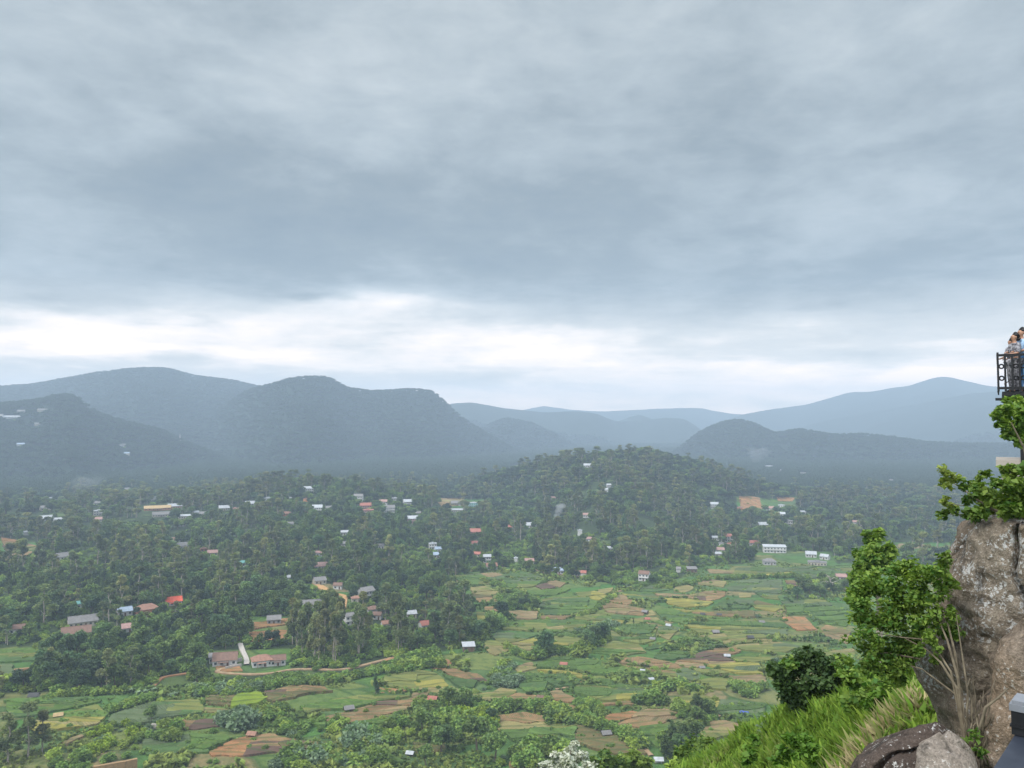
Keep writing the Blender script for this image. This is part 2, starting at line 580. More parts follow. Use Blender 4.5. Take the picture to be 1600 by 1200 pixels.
def at_d(px, py, D):
    """point at horizontal distance D in the direction of a photo position"""
    dx, dy, dz = (float(v) for v in pixdir(px, py))
    h = math.hypot(dx, dy)
    return Vector((dx / h * D, dy / h * D, CZ + dz / h * D))


def to_px(x, y, z):
    x = np.asarray(x, float); y = np.asarray(y, float); z = np.asarray(z, float) - CZ
    sp, cp = math.sin(PITCH), math.cos(PITCH)
    f = y * cp + z * sp
    u = -y * sp + z * cp
    return 800 + F * x / f, 600 - F * u / f


def inpoly(px, py, poly):
    px = np.asarray(px, float); py = np.asarray(py, float)
    c = np.zeros(px.shape, bool)
    n = len(poly)
    for i in range(n):
        x1, y1 = poly[i]; x2, y2 = poly[(i + 1) % n]
        cond = ((y1 > py) != (y2 > py))
        with np.errstate(divide='ignore', invalid='ignore'):
            xi = (x2 - x1) * (py - y1) / (y2 - y1 + 1e-12) + x1
        c ^= cond & (px < xi)
    return c


def cover_wpoly(poly, r0=150):
    return [tuple(at_hit(p[0], p[1], r0)[:2]) for p in poly]


# open land: the valley of fields, and clearings in the woods, as ground polygons
VALLEY = cover_wpoly([(-300, 1090), (-60, 1085), (70, 1082), (130, 1088), (320, 1072), (420, 1062), (560, 1054), (650, 1030), (742, 1003), (735, 975), (745, 950), (722, 925), (700, 903), (800, 884), (850, 895), (930, 908),
                      (1000, 918), (1060, 905), (1095, 884), (1180, 880), (1340, 880), (1600, 885), (1800, 1000), (1800, 1225), (-300, 1225)])
CLEAR = [cover_wpoly(p) for p in (
    [(-60, 1012), (60, 1010), (64, 1040), (60, 1072), (-60, 1078)],
    [(425, 882), (452, 878), (446, 896), (428, 896)],
    [(330, 850), (400, 856), (418, 868), (340, 866)],
    [(385, 965), (448, 962), (450, 1005), (390, 1008)],
    [(-20, 838), (60, 848), (70, 856), (40, 876), (-20, 884)],
    [(322, 1015), (455, 1013), (455, 1050), (330, 1056)],
    [(488, 905), (545, 922), (548, 955), (530, 955), (528, 935), (500, 925)],
    [(680, 777), (755, 780), (760, 793), (690, 796)],
    [(1150, 774), (1245, 776), (1245, 800), (1155, 800)],
    [(1395, 848), (1500, 848), (1500, 872), (1395, 872)],
    [(1040, 830), (1050, 826), (1052, 836)],
    [(795, 728), (835, 726), (830, 734), (800, 736)],
    [(1260, 762), (1295, 764), (1290, 769), (1262, 768)],
    [(1180, 862), (1300, 862), (1310, 890), (1180, 890)],
)]


def is_open(x, y):
    o = inpoly(x, y, VALLEY)
    for c in CLEAR:
        o |= inpoly(x, y, c)
    r = np.hypot(x, y)
    return o | (r < 330)


# ------------------------------------------------------------------ ground sheet
azs = np.concatenate([np.radians(np.arange(-180, -46, 3.0)), np.radians(np.arange(-46, 46, .125)), np.radians(np.arange(46, 180.1, 3.0))])
azs[-1] = math.pi
rr = [2.0]
while rr[-1] < 7600:
    rr.append(rr[-1] * (1.02 if rr[-1] < 150 else 1.0105))
rr = np.array(rr)
A, R_ = np.meshgrid(azs, rr)
GX, GY = np.sin(A) * R_, np.cos(A) * R_
GZ = terrain(GX, GY)
na, nr = len(azs), len(rr)
idx = np.arange(na * nr).reshape(nr, na)
faces = np.stack([idx[:-1, :-1], idx[:-1, 1:], idx[1:, 1:], idx[1:, :-1]], -1).reshape(-1, 4)[:, ::-1]
openm = is_open(GX.ravel(), GY.ravel()).astype(float)
nearm = (1 - sstep(150, 320, R_)).ravel()
m, t, b = bsdf_mat('ground_cover', None, .95, 0, .1)
pos = t.node('ShaderNodeNewGeometry').outputs['Position']
n1 = t.noise(pos, .035, 4, .6, .4)
n2 = t.noise(pos, .22, 4, .6)
n3 = t.noise(pos, 1.6, 3, .6)
grassc = t.ramp(n1, [(.25, (.050, .105, .024)), (.45, (.082, .150, .030)), (.6, (.12, .165, .042)), (.8, (.075, .14, .030))])
# small holdings: cells of land under different growth, hedged at their edges
pm = t.node('ShaderNodeMapping'); pm.inputs['Scale'].default_value = (.028, .046, 0); pm.inputs['Rotation'].default_value = (0, 0, .25)
pw = t.vm('ADD', pos, t.vm('MULTIPLY', t.node('ShaderNodeTexNoise').outputs[1], (0, 0, 0)))
wn = t.node('ShaderNodeTexNoise'); t.put(wn.inputs['Vector'], pos); wn.inputs['Scale'].default_value = .02; wn.inputs['Detail'].default_value = 2
pw = t.vm('ADD', pos, t.vm('MULTIPLY', t.vm('SUBTRACT', wn.outputs[1], (.5, .5, .5)), (45, 45, 0)))
t.put(pm.inputs['Vector'], pw)
vo = t.node('ShaderNodeTexVoronoi', feature='F1'); vo.inputs['Scale'].default_value = 1; t.put(vo.inputs['Vector'], pm.outputs[0])
ve = t.node('ShaderNodeTexVoronoi', feature='DISTANCE_TO_EDGE'); ve.inputs['Scale'].default_value = 1; t.put(ve.inputs['Vector'], pm.outputs[0])
cellr = t.sep(vo.outputs['Color'])[0]
cellc = t.ramp(cellr, [(.0, (.060, .13, .034)), (.18, (.11, .15, .045)), (.34, (.05, .145, .032)), (.48, (.15, .165, .05)), (.6, (.075, .12, .048)), (.74, (.17, .155, .065)), (.84, (.085, .16, .035)), (.93, (.22, .15, .085))], 'CONSTANT')
grassc = t.mix(.72, grassc, cellc)
grassc = t.mix(t.ramp(ve.outputs['Distance'], [(.015, .7), (.045, 0.0)]), grassc, (.04, .075, .022))
grassc = t.mix(t.ramp(n2, [(.35, .6), (.55, 0.0)]), grassc, (.035, .075, .020))
grassc = t.mix(t.ramp(n2, [(.68, 0.0), (.75, 1.0)]), grassc, (.19, .17, .07))
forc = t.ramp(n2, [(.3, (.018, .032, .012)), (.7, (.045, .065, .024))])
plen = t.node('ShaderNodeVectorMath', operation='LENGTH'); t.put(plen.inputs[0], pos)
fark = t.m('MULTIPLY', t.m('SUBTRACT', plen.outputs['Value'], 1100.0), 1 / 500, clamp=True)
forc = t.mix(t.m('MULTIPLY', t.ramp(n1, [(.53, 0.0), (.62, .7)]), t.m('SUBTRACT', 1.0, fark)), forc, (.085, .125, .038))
forc = t.mix(fark, forc, (.014, .025, .013))  # far floor colour darkened to match the self-shaded crowns
at_o = t.node('ShaderNodeAttribute', attribute_name='open').outputs['Fac']
col = t.mix(at_o, forc, grassc)
k = t.m('MULTIPLY_ADD', n3, .8, .6)
k = t.m('MULTIPLY_ADD', t.m('MULTIPLY', t.m('SUBTRACT', n3, .5), t.m('SUBTRACT', 1.0, fark)), .8, 1.0)
col = t.mix(1.0, col, t.xyz(k, k, k), 'MULTIPLY')
t.put(b.inputs['Base Color'], col)
bn = t.node('ShaderNodeBump'); bn.inputs['Distance'].default_value = .6; bn.inputs['Strength'].default_value = .8
t.put(bn.inputs['Height'], n3); t.l.new(bn.outputs[0], b.inputs['Normal'])
M['ground'] = m
ground = mesh_obj('ground', np.stack([GX.ravel(), GY.ravel(), GZ.ravel()], -1), faces, m, smooth=True, attrs={'open': openm})
tag(ground, kind='structure')

# from here on heights are read off the ground mesh itself, so that things stand on it exactly
terrain_exact = terrain


def terrain(x, y):
    x = np.asarray(x, float); y = np.asarray(y, float)
    r = np.clip(np.hypot(x, y), rr[0], rr[-1] - 1e-3); az = np.arctan2(x, y)
    i = np.clip(np.searchsorted(azs, az, side='right') - 1, 0, na - 2); j = np.clip(np.searchsorted(rr, r, side='right') - 1, 0, nr - 2)
    u = (az - azs[i]) / (azs[i + 1] - azs[i]); v = (r - rr[j]) / (rr[j + 1] - rr[j])
    return (GZ[j, i] * (1 - u) + GZ[j, i + 1] * u) * (1 - v) + (GZ[j + 1, i] * (1 - u) + GZ[j + 1, i + 1] * u) * v


# the air between: one even volume round the whole place
zb, zt_ = float(GZ.min()) - 1.0, float(GZ.max()) + 40
HW = 7660
hb = MB(); hb.box(-HW, HW, -HW, HW, zb, zt_)
hm = bpy.data.materials.new('haze_air'); hm.use_nodes = True
ht = NT(hm.node_tree); hm.node_tree.nodes.clear()
hv_ = ht.node('ShaderNodeVolumePrincipled')
hv_.inputs['Color'].default_value = (.62, .80, .99, 1)
hv_.inputs['Density'].default_value = 2.3e-4
hv_.inputs['Anisotropy'].default_value = 0.0
ht.l.new(hv_.outputs[0], ht.node('ShaderNodeOutputMaterial').inputs['Volume'])
haze = tag(hb.build('haze', hm), kind='stuff')

# ------------------------------------------------------------------ fields
def row_mat(name, c1, c2, cr, rowscale, rows=.5, weed=None):
    m, t, b = bsdf_mat(name, None, .95, 0, .1)
    tcn = t.node('ShaderNodeTexCoord').outputs['Object']
    n = t.noise(tcn, .12, 4, .6)
    nf = t.noise(tcn, 1.1, 4, .65)
    col = t.ramp(n, [(.3, c1), (.7, c2)])
    wv = t.node('ShaderNodeTexWave', wave_type='BANDS', bands_direction='X')
    t.put(wv.inputs['Vector'], tcn)
    wv.inputs['Scale'].default_value = rowscale
    wv.inputs['Distortion'].default_value = 1.2
    wv.inputs['Detail'].default_value = 2
    wv.inputs['Detail Scale'].default_value = .6
    rf = t.m('MULTIPLY', t.ramp(wv.outputs[1], [(.35, 0.0), (.7, 1.0)]), t.m('MULTIPLY', nf, rows * 1.8))
    col = t.mix(rf, col, cr)
    # narrow strips of differing growth and thin bunds between them
    mp = t.node('ShaderNodeMapping'); mp.inputs['Scale'].default_value = (.11, .012, 0); t.put(mp.inputs['Vector'], tcn)
    sn = t.noise(mp.outputs[0], 1.0, 2, .5)
    ks = t.ramp(sn, [(.30, .52), (.42, .95), (.50, .78), (.57, 1.2), (.70, .72)])
    col = t.mix(1.0, col, ks, 'MULTIPLY')
    w2 = t.node('ShaderNodeTexWave', wave_type='BANDS', bands_direction='X', wave_profile='SIN')
    t.put(w2.inputs['Vector'], tcn); w2.inputs['Scale'].default_value = .028; w2.inputs['Distortion'].default_value = 2.5; w2.inputs['Detail'].default_value = 2; w2.inputs['Detail Scale'].default_value = .25
    col = t.mix(t.ramp(w2.outputs[1], [(.02, .55), (.09, 0.0)]), col, (.045, .07, .022))
    if weed:
        col = t.mix(t.ramp(t.noise(tcn, .4, 5, .7), [(.52, 0.0), (.62, .85)]), col, weed)
    k = t.m('MULTIPLY_ADD', nf, .7, .65)
    oi = t.node('ShaderNodeObjectInfo').outputs['Random']
    k = t.m('MULTIPLY', k, t.m('MULTIPLY_ADD', oi, .3, .85))
    col = t.mix(1.0, col, t.xyz(k, k, k), 'MULTIPLY')
    t.put(b.inputs['Base Color'], col)
    bn = t.node('ShaderNodeBump'); bn.inputs['Distance'].default_value = .35; bn.inputs['Strength'].default_value = .8
    t.put(bn.inputs['Height'], t.m('ADD', nf, t.m('MULTIPLY', wv.outputs[1], .5))); t.l.new(bn.outputs[0], b.inputs['Normal'])
    return m


FM = {
    'vivid': (row_mat('vivid_crop', (.070, .135, .028), (.115, .185, .036), (.04, .085, .02), .35, .5, (.12, .16, .045)), (.090, .17, .032), .6, 1.5),
    'teal': (row_mat('dark_crop', (.060, .115, .036), (.09, .15, .042), (.035, .075, .025), .35, .5, (.10, .13, .05)), (.070, .14, .042), .5, 1.6),
    'corn': (row_mat('tall_crop', (.075, .135, .032), (.11, .17, .042), (.04, .07, .02), .3), (.085, .15, .035), 1.3, 1.7),
    'grey': (row_mat('grey_green_crop', (.09, .125, .06), (.12, .15, .07), (.06, .09, .04), .3), (.09, .14, .06), .5, 2.2),
    'olive': (row_mat('ripening_crop', (.14, .165, .045), (.19, .19, .055), (.09, .12, .035), .3, .4), (.15, .18, .045), .45, 2.0),
    'yellow': (row_mat('yellow_crop', (.24, .225, .05), (.29, .255, .06), (.17, .17, .05), .3, .3), (.25, .24, .05), .4, 2.6),
    'lime': (row_mat('lime_growth', (.15, .23, .03), (.25, .32, .03), (.08, .14, .02), .3, .3), (.24, .32, .03), .9, 1.5),
    'tan': (row_mat('straw_soil', (.22, .195, .08), (.28, .225, .095), (.15, .15, .06), .3, .4, (.17, .17, .06)), None, 0, 0),
    'pink': (row_mat('pale_dry_soil', (.24, .175, .090), (.29, .205, .11), (.17, .13, .07), .35, .6, (.16, .155, .06)), None, 0, 0),
    'brown': (row_mat('tilled_soil', (.24, .15, .072), (.33, .21, .10), (.15, .10, .052), .4, .8, (.11, .12, .045)), None, 0, 0),
    'red': (row_mat('red_soil', (.30, .145, .065), (.40, .215, .095), (.18, .10, .05), .4, .8, (.15, .12, .05)), None, 0, 0),
    'mauve': (row_mat('dark_turned_soil', (.12, .08, .06), (.15, .095, .068), (.09, .06, .045), .4, .5), None, 0, 0),
    'scrub': (row_mat('dry_scrub', (.13, .10, .045), (.18, .14, .06), (.07, .08, .03), .3, .4, (.06, .10, .03)), (.14, .14, .05), .7, 2.4),
}
FIELDS = [
    ('pink', [(750, 897), (772, 895), (786, 899), (770, 902), (754, 901)]), ('teal', [(764, 905), (810, 894), (858, 904), (830, 918), (800, 920), (776, 911)]),
    ('vivid', [(708, 900), (745, 896), (762, 906), (775, 913), (735, 914), (716, 908)]), ('pink', [(853, 911), (866, 908), (884, 912), (874, 918), (860, 916)]),
    ('mauve', [(838, 917), (852, 912), (866, 918), (848, 922)]), ('vivid', [(815, 924), (840, 924), (890, 922), (866, 932), (830, 931)]),
    ('tan', [(736, 920), (756, 917), (780, 926), (766, 932), (740, 928)]), ('scrub', [(730, 930), (768, 931), (770, 941), (744, 941)]), ('olive', [(770, 931), (786, 929), (792, 938), (774, 944)]),
    ('vivid', [(838, 943), (860, 935), (890, 927), (918, 931), (918, 953), (880, 954), (842, 951)]), ('teal', [(842, 955), (914, 956), (886, 962), (846, 962)]),
    ('brown', [(846, 964), (892, 964), (880, 969), (847, 969)]), ('brown', [(758, 950), (784, 950), (784, 956), (760, 956)]), ('pink', [(790, 956), (838, 957), (836, 968), (800, 968)]),
    ('olive', [(746, 958), (786, 959), (780, 972), (760, 984), (750, 976)]), ('vivid', [(800, 972), (858, 970), (916, 971), (918, 993), (842, 987), (784, 985)]),
    ('grey', [(776, 991), (846, 992), (810, 1004), (782, 1007), (771, 998)]), ('olive', [(800, 1009), (850, 996), (918, 999), (912, 1015), (840, 1019), (802, 1015)]),
    ('olive', [(758, 1003), (776, 1004), (796, 1018), (772, 1024), (759, 1013)]), ('lime', [(731, 993), (752, 988), (756, 1000), (741, 1002)]),
    ('tan', [(933, 923), (958, 920), (954, 926), (937, 931)]), ('olive', [(900, 928), (930, 926), (950, 932), (938, 938), (905, 934)]), ('vivid', [(921, 938), (936, 941), (926, 953), (900, 963), (900, 955), (920, 953)]),
    ('pink', [(958, 932), (972, 931), (996, 943), (980, 946), (950, 940)]), ('brown', [(946, 942), (980, 948), (1006, 952), (1000, 956), (976, 951), (940, 951)]),
    ('tan', [(946, 953), (974, 952), (1006, 957), (1002, 963), (950, 958)]), ('vivid', [(970, 928), (984, 924), (1020, 929), (1032, 938), (1016, 949), (998, 941)]),
    ('grey', [(976, 916), (1036, 913), (1046, 923), (1024, 926), (984, 922)]), ('tan', [(1056, 918), (1076, 915), (1084, 920), (1072, 926), (1052, 925)]),
    ('pink', [(1092, 911), (1110, 906), (1136, 910), (1130, 918), (1094, 914)]), ('pink', [(1022, 928), (1076, 932), (1100, 926), (1120, 924), (1135, 927), (1130, 934), (1112, 939), (1070, 935), (1028, 932)]),
    ('yellow', [(1036, 936), (1080, 938), (1112, 941), (1104, 947), (1070, 950), (1048, 946)]), ('teal', [(1116, 946), (1144, 938), (1180, 940), (1170, 952), (1116, 953)]),
    ('grey', [(1140, 912), (1170, 907), (1220, 907), (1222, 938), (1196, 936), (1176, 926), (1140, 924)]), ('tan', [(1154, 928), (1170, 928), (1174, 933), (1156, 934)]),
    ('pink', [(1104, 890), (1148, 892), (1150, 897), (1110, 896)]), ('grey', [(1153, 889), (1220, 888), (1250, 898), (1140, 903)]), ('yellow', [(1052, 953), (1090, 955), (1108, 958), (1068, 957)]),
    ('brown', [(1078, 958), (1176, 956), (1180, 966), (1130, 964), (1090, 961)]), ('vivid', [(1024, 956), (1050, 954), (1074, 960), (1100, 964), (1136, 968), (1138, 972), (1076, 970), (1072, 977), (1044, 971)]),
    ('tan', [(1012, 956), (1020, 955), (1024, 962), (1012, 964)]), ('tan', [(984, 968), (1024, 966), (1040, 978), (1020, 973), (978, 977)]), ('olive', [(902, 966), (948, 960), (984, 966), (976, 972), (962, 978), (902, 974)]),
    ('corn', [(948, 981), (992, 977), (1026, 979), (1012, 990), (980, 992), (966, 988)]), ('grey', [(1030, 983), (1048, 979), (1060, 983), (1046, 1000), (1032, 996)]),
    ('olive', [(932, 1014), (960, 1004), (996, 1010), (1008, 1022), (966, 1026), (928, 1022)]), ('teal', [(1010, 1014), (1040, 1004), (1068, 999), (1060, 1007), (1038, 1013), (1014, 1017)]),
    ('grey', [(1022, 1028), (1040, 1018), (1092, 1000), (1132, 1009), (1108, 1014), (1082, 1024), (1052, 1034), (1030, 1031)]), ('tan', [(1096, 995), (1140, 992), (1192, 995), (1206, 1001), (1140, 1009), (1120, 1004)]),
    ('tan', [(1146, 1011), (1208, 1002), (1247, 1012), (1227, 1021), (1164, 1018)]), ('olive', [(1070, 979), (1170, 982), (1230, 985), (1226, 993), (1170, 991), (1098, 991)]), ('corn', [(1140, 973), (1225, 976), (1228, 982), (1166, 979), (1078, 976)]),
    ('brown', [(1084, 1026), (1120, 1015), (1146, 1013), (1160, 1020), (1134, 1024), (1086, 1028)]), ('mauve', [(1056, 1037), (1084, 1030), (1128, 1027), (1150, 1036), (1100, 1042), (1082, 1046), (1068, 1043)]),
    ('vivid', [(1142, 1027), (1214, 1020), (1240, 1026), (1180, 1036), (1156, 1035)]), ('yellow', [(1106, 1042), (1126, 1039), (1182, 1038), (1190, 1055), (1152, 1054), (1124, 1046)]),
    ('olive', [(1084, 1048), (1122, 1048), (1138, 1053), (1120, 1057), (1092, 1052)]), ('pink', [(1128, 1058), (1190, 1057), (1198, 1071), (1170, 1070), (1140, 1062)]),
    ('brown', [(969, 1031), (1012, 1029), (1054, 1039), (1064, 1045), (1012, 1043), (968, 1038)]), ('tan', [(969, 1040), (1012, 1045), (1064, 1047), (1057, 1060), (1012, 1050)]),
    ('grey', [(1060, 1050), (1074, 1048), (1094, 1054), (1090, 1066), (1060, 1062)]), ('vivid', [(1096, 1057), (1136, 1063), (1134, 1080), (1116, 1079), (1096, 1070)]),
    ('corn', [(900, 1034), (964, 1036), (968, 1044), (1012, 1054), (1052, 1063), (1040, 1070), (996, 1066), (960, 1056), (922, 1056), (900, 1049)]),
    ('corn', [(902, 1074), (940, 1065), (996, 1074), (1018, 1088), (1010, 1093), (938, 1096), (902, 1086)]), ('brown', [(938, 1102), (988, 1097), (1008, 1097), (990, 1102), (940, 1105)]),
    ('red', [(952, 1118), (988, 1113), (1000, 1118), (980, 1126), (956, 1130), (936, 1128)]), ('pink', [(1002, 1113), (1028, 1109), (1058, 1112), (1060, 1120), (1028, 1131), (996, 1138), (962, 1133), (985, 1127)]),
    ('olive', [(1064, 1091), (1100, 1089), (1124, 1095), (1118, 1115), (1092, 1119), (1067, 1119)]), ('grey', [(1128, 1096), (1194, 1105), (1186, 1128), (1126, 1120)]),
    ('pink', [(1086, 1129), (1126, 1127), (1164, 1135), (1152, 1148), (1112, 1158), (1097, 1154)]), ('vivid', [(1002, 1139), (1028, 1137), (1082, 1145), (1086, 1156), (1048, 1171), (1024, 1167), (998, 1148)]),
    ('scrub', [(902, 1138), (938, 1138), (978, 1157), (1008, 1182), (960, 1180), (902, 1160)]), ('brown', [(691, 1049), (712, 1048), (752, 1058), (766, 1069), (728, 1062), (704, 1056)]),
    ('vivid', [(690, 1054), (704, 1059), (746, 1068), (740, 1076), (712, 1072)]), ('olive', [(602, 1060), (652, 1050), (684, 1056), (700, 1073), (726, 1080), (680, 1086), (650, 1078), (602, 1072)]),
    ('tan', [(694, 1093), (736, 1088), (768, 1083), (780, 1078), (806, 1080), (800, 1088), (780, 1096), (752, 1098), (712, 1095)]), ('brown', [(788, 1093), (816, 1085), (838, 1090), (844, 1098), (826, 1104), (790, 1098)]),
    ('red', [(586, 1077), (634, 1079), (632, 1083), (588, 1088)]), ('brown', [(512, 1122), (540, 1112), (590, 1101), (634, 1097), (660, 1091), (670, 1100), (658, 1107), (618, 1113), (580, 1123), (536, 1132), (514, 1128)]),
    ('pink', [(648, 1083), (668, 1084), (664, 1090), (644, 1093)]), ('corn', [(842, 1040), (866, 1031), (898, 1029), (898, 1050), (870, 1047), (840, 1046)]), ('yellow', [(838, 1049), (880, 1051), (918, 1059), (908, 1062), (880, 1055)]),
    ('teal', [(852, 1057), (880, 1057), (906, 1065), (896, 1075), (870, 1076), (854, 1066)]), ('corn', [(810, 1056), (846, 1055), (852, 1070), (848, 1080), (826, 1082), (814, 1075)]),
    ('pink', [(804, 1044), (830, 1037), (836, 1046), (810, 1052)]), ('pink', [(860, 1084), (874, 1080), (898, 1094), (888, 1098), (864, 1094)]), ('brown', [(866, 1104), (902, 1106), (898, 1117), (872, 1116)]),
    ('brown', [(778, 1120), (818, 1114), (852, 1122), (854, 1130), (776, 1130)]), ('tan', [(775, 1132), (856, 1132), (856, 1140), (778, 1143)]), ('olive', [(860, 1133), (912, 1134), (900, 1138), (860, 1142)]),
    ('corn', [(782, 1146), (896, 1142), (896, 1158), (870, 1163), (806, 1161)]), ('corn', [(806, 1171), (856, 1167), (842, 1190), (806, 1187)]), ('scrub', [(648, 1162), (690, 1164), (692, 1178), (652, 1181)]),
    ('brown', [(798, 1192), (836, 1192), (838, 1206), (796, 1206)]), ('brown', [(414, 1082), (464, 1072), (506, 1074), (518, 1082), (484, 1086), (430, 1100), (418, 1096)]),
    ('lime', [(366, 1099), (378, 1081), (394, 1081), (412, 1094), (402, 1103), (366, 1107)]), ('scrub', [(322, 1090), (368, 1089), (360, 1104), (326, 1100)]), ('tan', [(318, 1105), (356, 1109), (352, 1116), (320, 1114)]),
    ('red', [(328, 1176), (364, 1160), (390, 1152), (400, 1152), (380, 1180), (334, 1184)]), ('brown', [(402, 1152), (424, 1149), (494, 1164), (492, 1171), (460, 1180), (408, 1179), (384, 1181)]),
    ('corn', [(296, 1152), (352, 1154), (358, 1160), (320, 1174), (296, 1172)]), ('vivid', [(478, 1126), (506, 1121), (510, 1135), (480, 1134)]), ('olive', [(552, 1132), (610, 1118), (622, 1119), (622, 1128), (562, 1134)]),
    ('brown', [(262, 1129), (284, 1127), (346, 1128), (344, 1138), (272, 1140)]), ('olive', [(174, 1120), (240, 1099), (300, 1095), (316, 1102), (314, 1118), (260, 1125), (230, 1131), (200, 1138), (174, 1130)]),
    ('pink', [(98, 1162), (124, 1152), (127, 1155), (104, 1165)]), ('brown', [(110, 1073), (142, 1072), (138, 1079), (118, 1081)]), ('lime', [(118, 1175), (160, 1157), (182, 1153), (174, 1164), (144, 1180), (124, 1182)]),
    ('vivid', [(-30, 1018), (54, 1015), (56, 1033), (-30, 1038)]), ('grey', [(-30, 1042), (18, 1041), (18, 1056), (-30, 1060)]), ('teal', [(1217, 934), (1270, 927), (1298, 946), (1243, 952), (1227, 947)]),
    ('red', [(1222, 966), (1256, 966), (1274, 985), (1250, 987), (1229, 975)]), ('brown', [(1276, 986), (1293, 979), (1328, 990), (1326, 1007), (1300, 1000)]), ('vivid', [(1275, 965), (1322, 968), (1322, 980), (1293, 977)]),
    ('brown', [(1229, 908), (1258, 908), (1253, 921), (1235, 917)]), ('tan', [(1231, 926), (1257, 928), (1240, 930)]), ('scrub', [(1176, 946), (1184, 941), (1222, 950), (1210, 956), (1182, 953)]),
    ('teal', [(1226, 888), (1330, 884), (1335, 900), (1260, 905)]), ('grey', [(1264, 908), (1320, 908), (1325, 925), (1272, 922)]), ('corn', [(1230, 952), (1300, 952), (1330, 958), (1300, 962), (1230, 962)]),
    ('pink', [(1405, 850), (1448, 852), (1440, 857), (1405, 856)]), ('teal', [(1402, 860), (1480, 856), (1480, 868), (1404, 870)]), ('olive', [(40, 1130), (150, 1105), (168, 1118), (150, 1132), (60, 1150)]),
    ('vivid', [(10, 1098), (60, 1092), (140, 1094), (150, 1100), (60, 1118), (10, 1122)]), ('red', [(388, 975), (448, 968), (450, 976), (392, 984)]), ('red', [(392, 990), (446, 986), (448, 1000), (394, 1004)]),
    ('red', [(2, 840), (40, 848), (58, 854), (10, 862)]), ('brown', [(0, 866), (50, 862), (40, 872), (0, 878)]), ('tan', [(1245, 1028), (1330, 1015), (1335, 1035), (1250, 1045)]), ('olive', [(1200, 1040), (1330, 1050), (1330, 1075), (1205, 1062)]),
    ('lime', [(427, 883), (450, 880), (444, 894), (430, 895)]), ('vivid', [(332, 852), (400, 858), (414, 866), (344, 864)]), ('red', [(1156, 776), (1186, 778), (1190, 796), (1160, 797)]), ('red', [(1215, 777), (1240, 778), (1238, 783), (1216, 783)]),
    ('pink', [(682, 780), (722, 778), (730, 790), (690, 792)]), ('red', [(338, 1042), (372, 1040), (376, 1050), (344, 1050)]), ('olive', [(796, 729), (832, 727), (828, 733), (800, 734)]), ('vivid', [(1262, 763), (1293, 765), (1288, 768), (1264, 767)]),
    ('vivid', [(560, 1090), (600, 1078), (640, 1092), (600, 1098), (548, 1108), (500, 1112), (480, 1118), (470, 1108), (520, 1096)]), ('corn', [(500, 1184), (600, 1180), (630, 1195), (500, 1206)]),
    ('grey', [(220, 1160), (300, 1150), (320, 1176), (240, 1190)]), ('corn', [(1000, 996), (1024, 992), (1024, 1002), (1000, 1008), (976, 1002)]), ('vivid', [(850, 985), (930, 996), (948, 998), (930, 1000), (850, 994)]),
]
rng = random.Random(3)


def half(poly, a, b_, c):
    out = []
    for i in range(len(poly)):
        p, q = poly[i], poly[(i + 1) % len(poly)]
        fp, fq = a * p[0] + b_ * p[1] - c, a * q[0] + b_ * q[1] - c
        if fp <= 0: out.append(p)
        if fp * fq < 0:
            u = fp / (fp - fq); out.append((p[0] + (q[0] - p[0]) * u, p[1] + (q[1] - p[1]) * u))
    return out


ALT = {'vivid': ['corn', 'olive', 'teal'], 'teal': ['vivid', 'grey'], 'corn': ['vivid', 'teal', 'olive'], 'olive': ['yellow', 'vivid', 'tan', 'grey'], 'tan': ['pink', 'olive'], 'brown': ['mauve', 'pink', 'scrub'],
       'grey': ['teal', 'olive', 'corn'], 'pink': ['tan', 'brown'], 'red': ['brown', 'red'], 'yellow': ['olive', 'yellow'], 'scrub': ['olive', 'brown'], 'mauve': ['brown'], 'lime': ['lime']}


def split(kind, poly):
    # holdings are worked in strips: cut long plots across, wide ones down
    xs = [p[0] for p in poly]; ys = [p[1] for p in poly]
    Wp, Hp = max(xs) - min(xs), max(ys) - min(ys)
    far = .6 + .8 * max(0, (sum(ys) / len(ys) - 900) / 250)
    if Hp > 11 * far and Wp > 26 * far:
        ym = min(ys) + Hp * rng.uniform(.38, .62); s_ = rng.uniform(-.10, .10); xm = sum(xs) / len(xs)
        parts = (half(poly, -s_, 1, ym - s_ * xm), half(poly, s_, -1, -(ym - s_ * xm)))
    elif Wp > 62 * far:
        xm = min(xs) + Wp * rng.uniform(.38, .62); s_ = rng.uniform(-.9, .9); ym = sum(ys) / len(ys)
        parts = (half(poly, 1, -s_, xm - s_ * ym), half(poly, -1, s_, -(xm - s_ * ym)))
    else:
        return [(kind, poly)]
    out = []
    for i, p in enumerate(parts):
        if len(p) >= 3:
            out += split(kind if i == 0 or rng.random() < .5 else rng.choice(ALT[kind]), p)
    return out


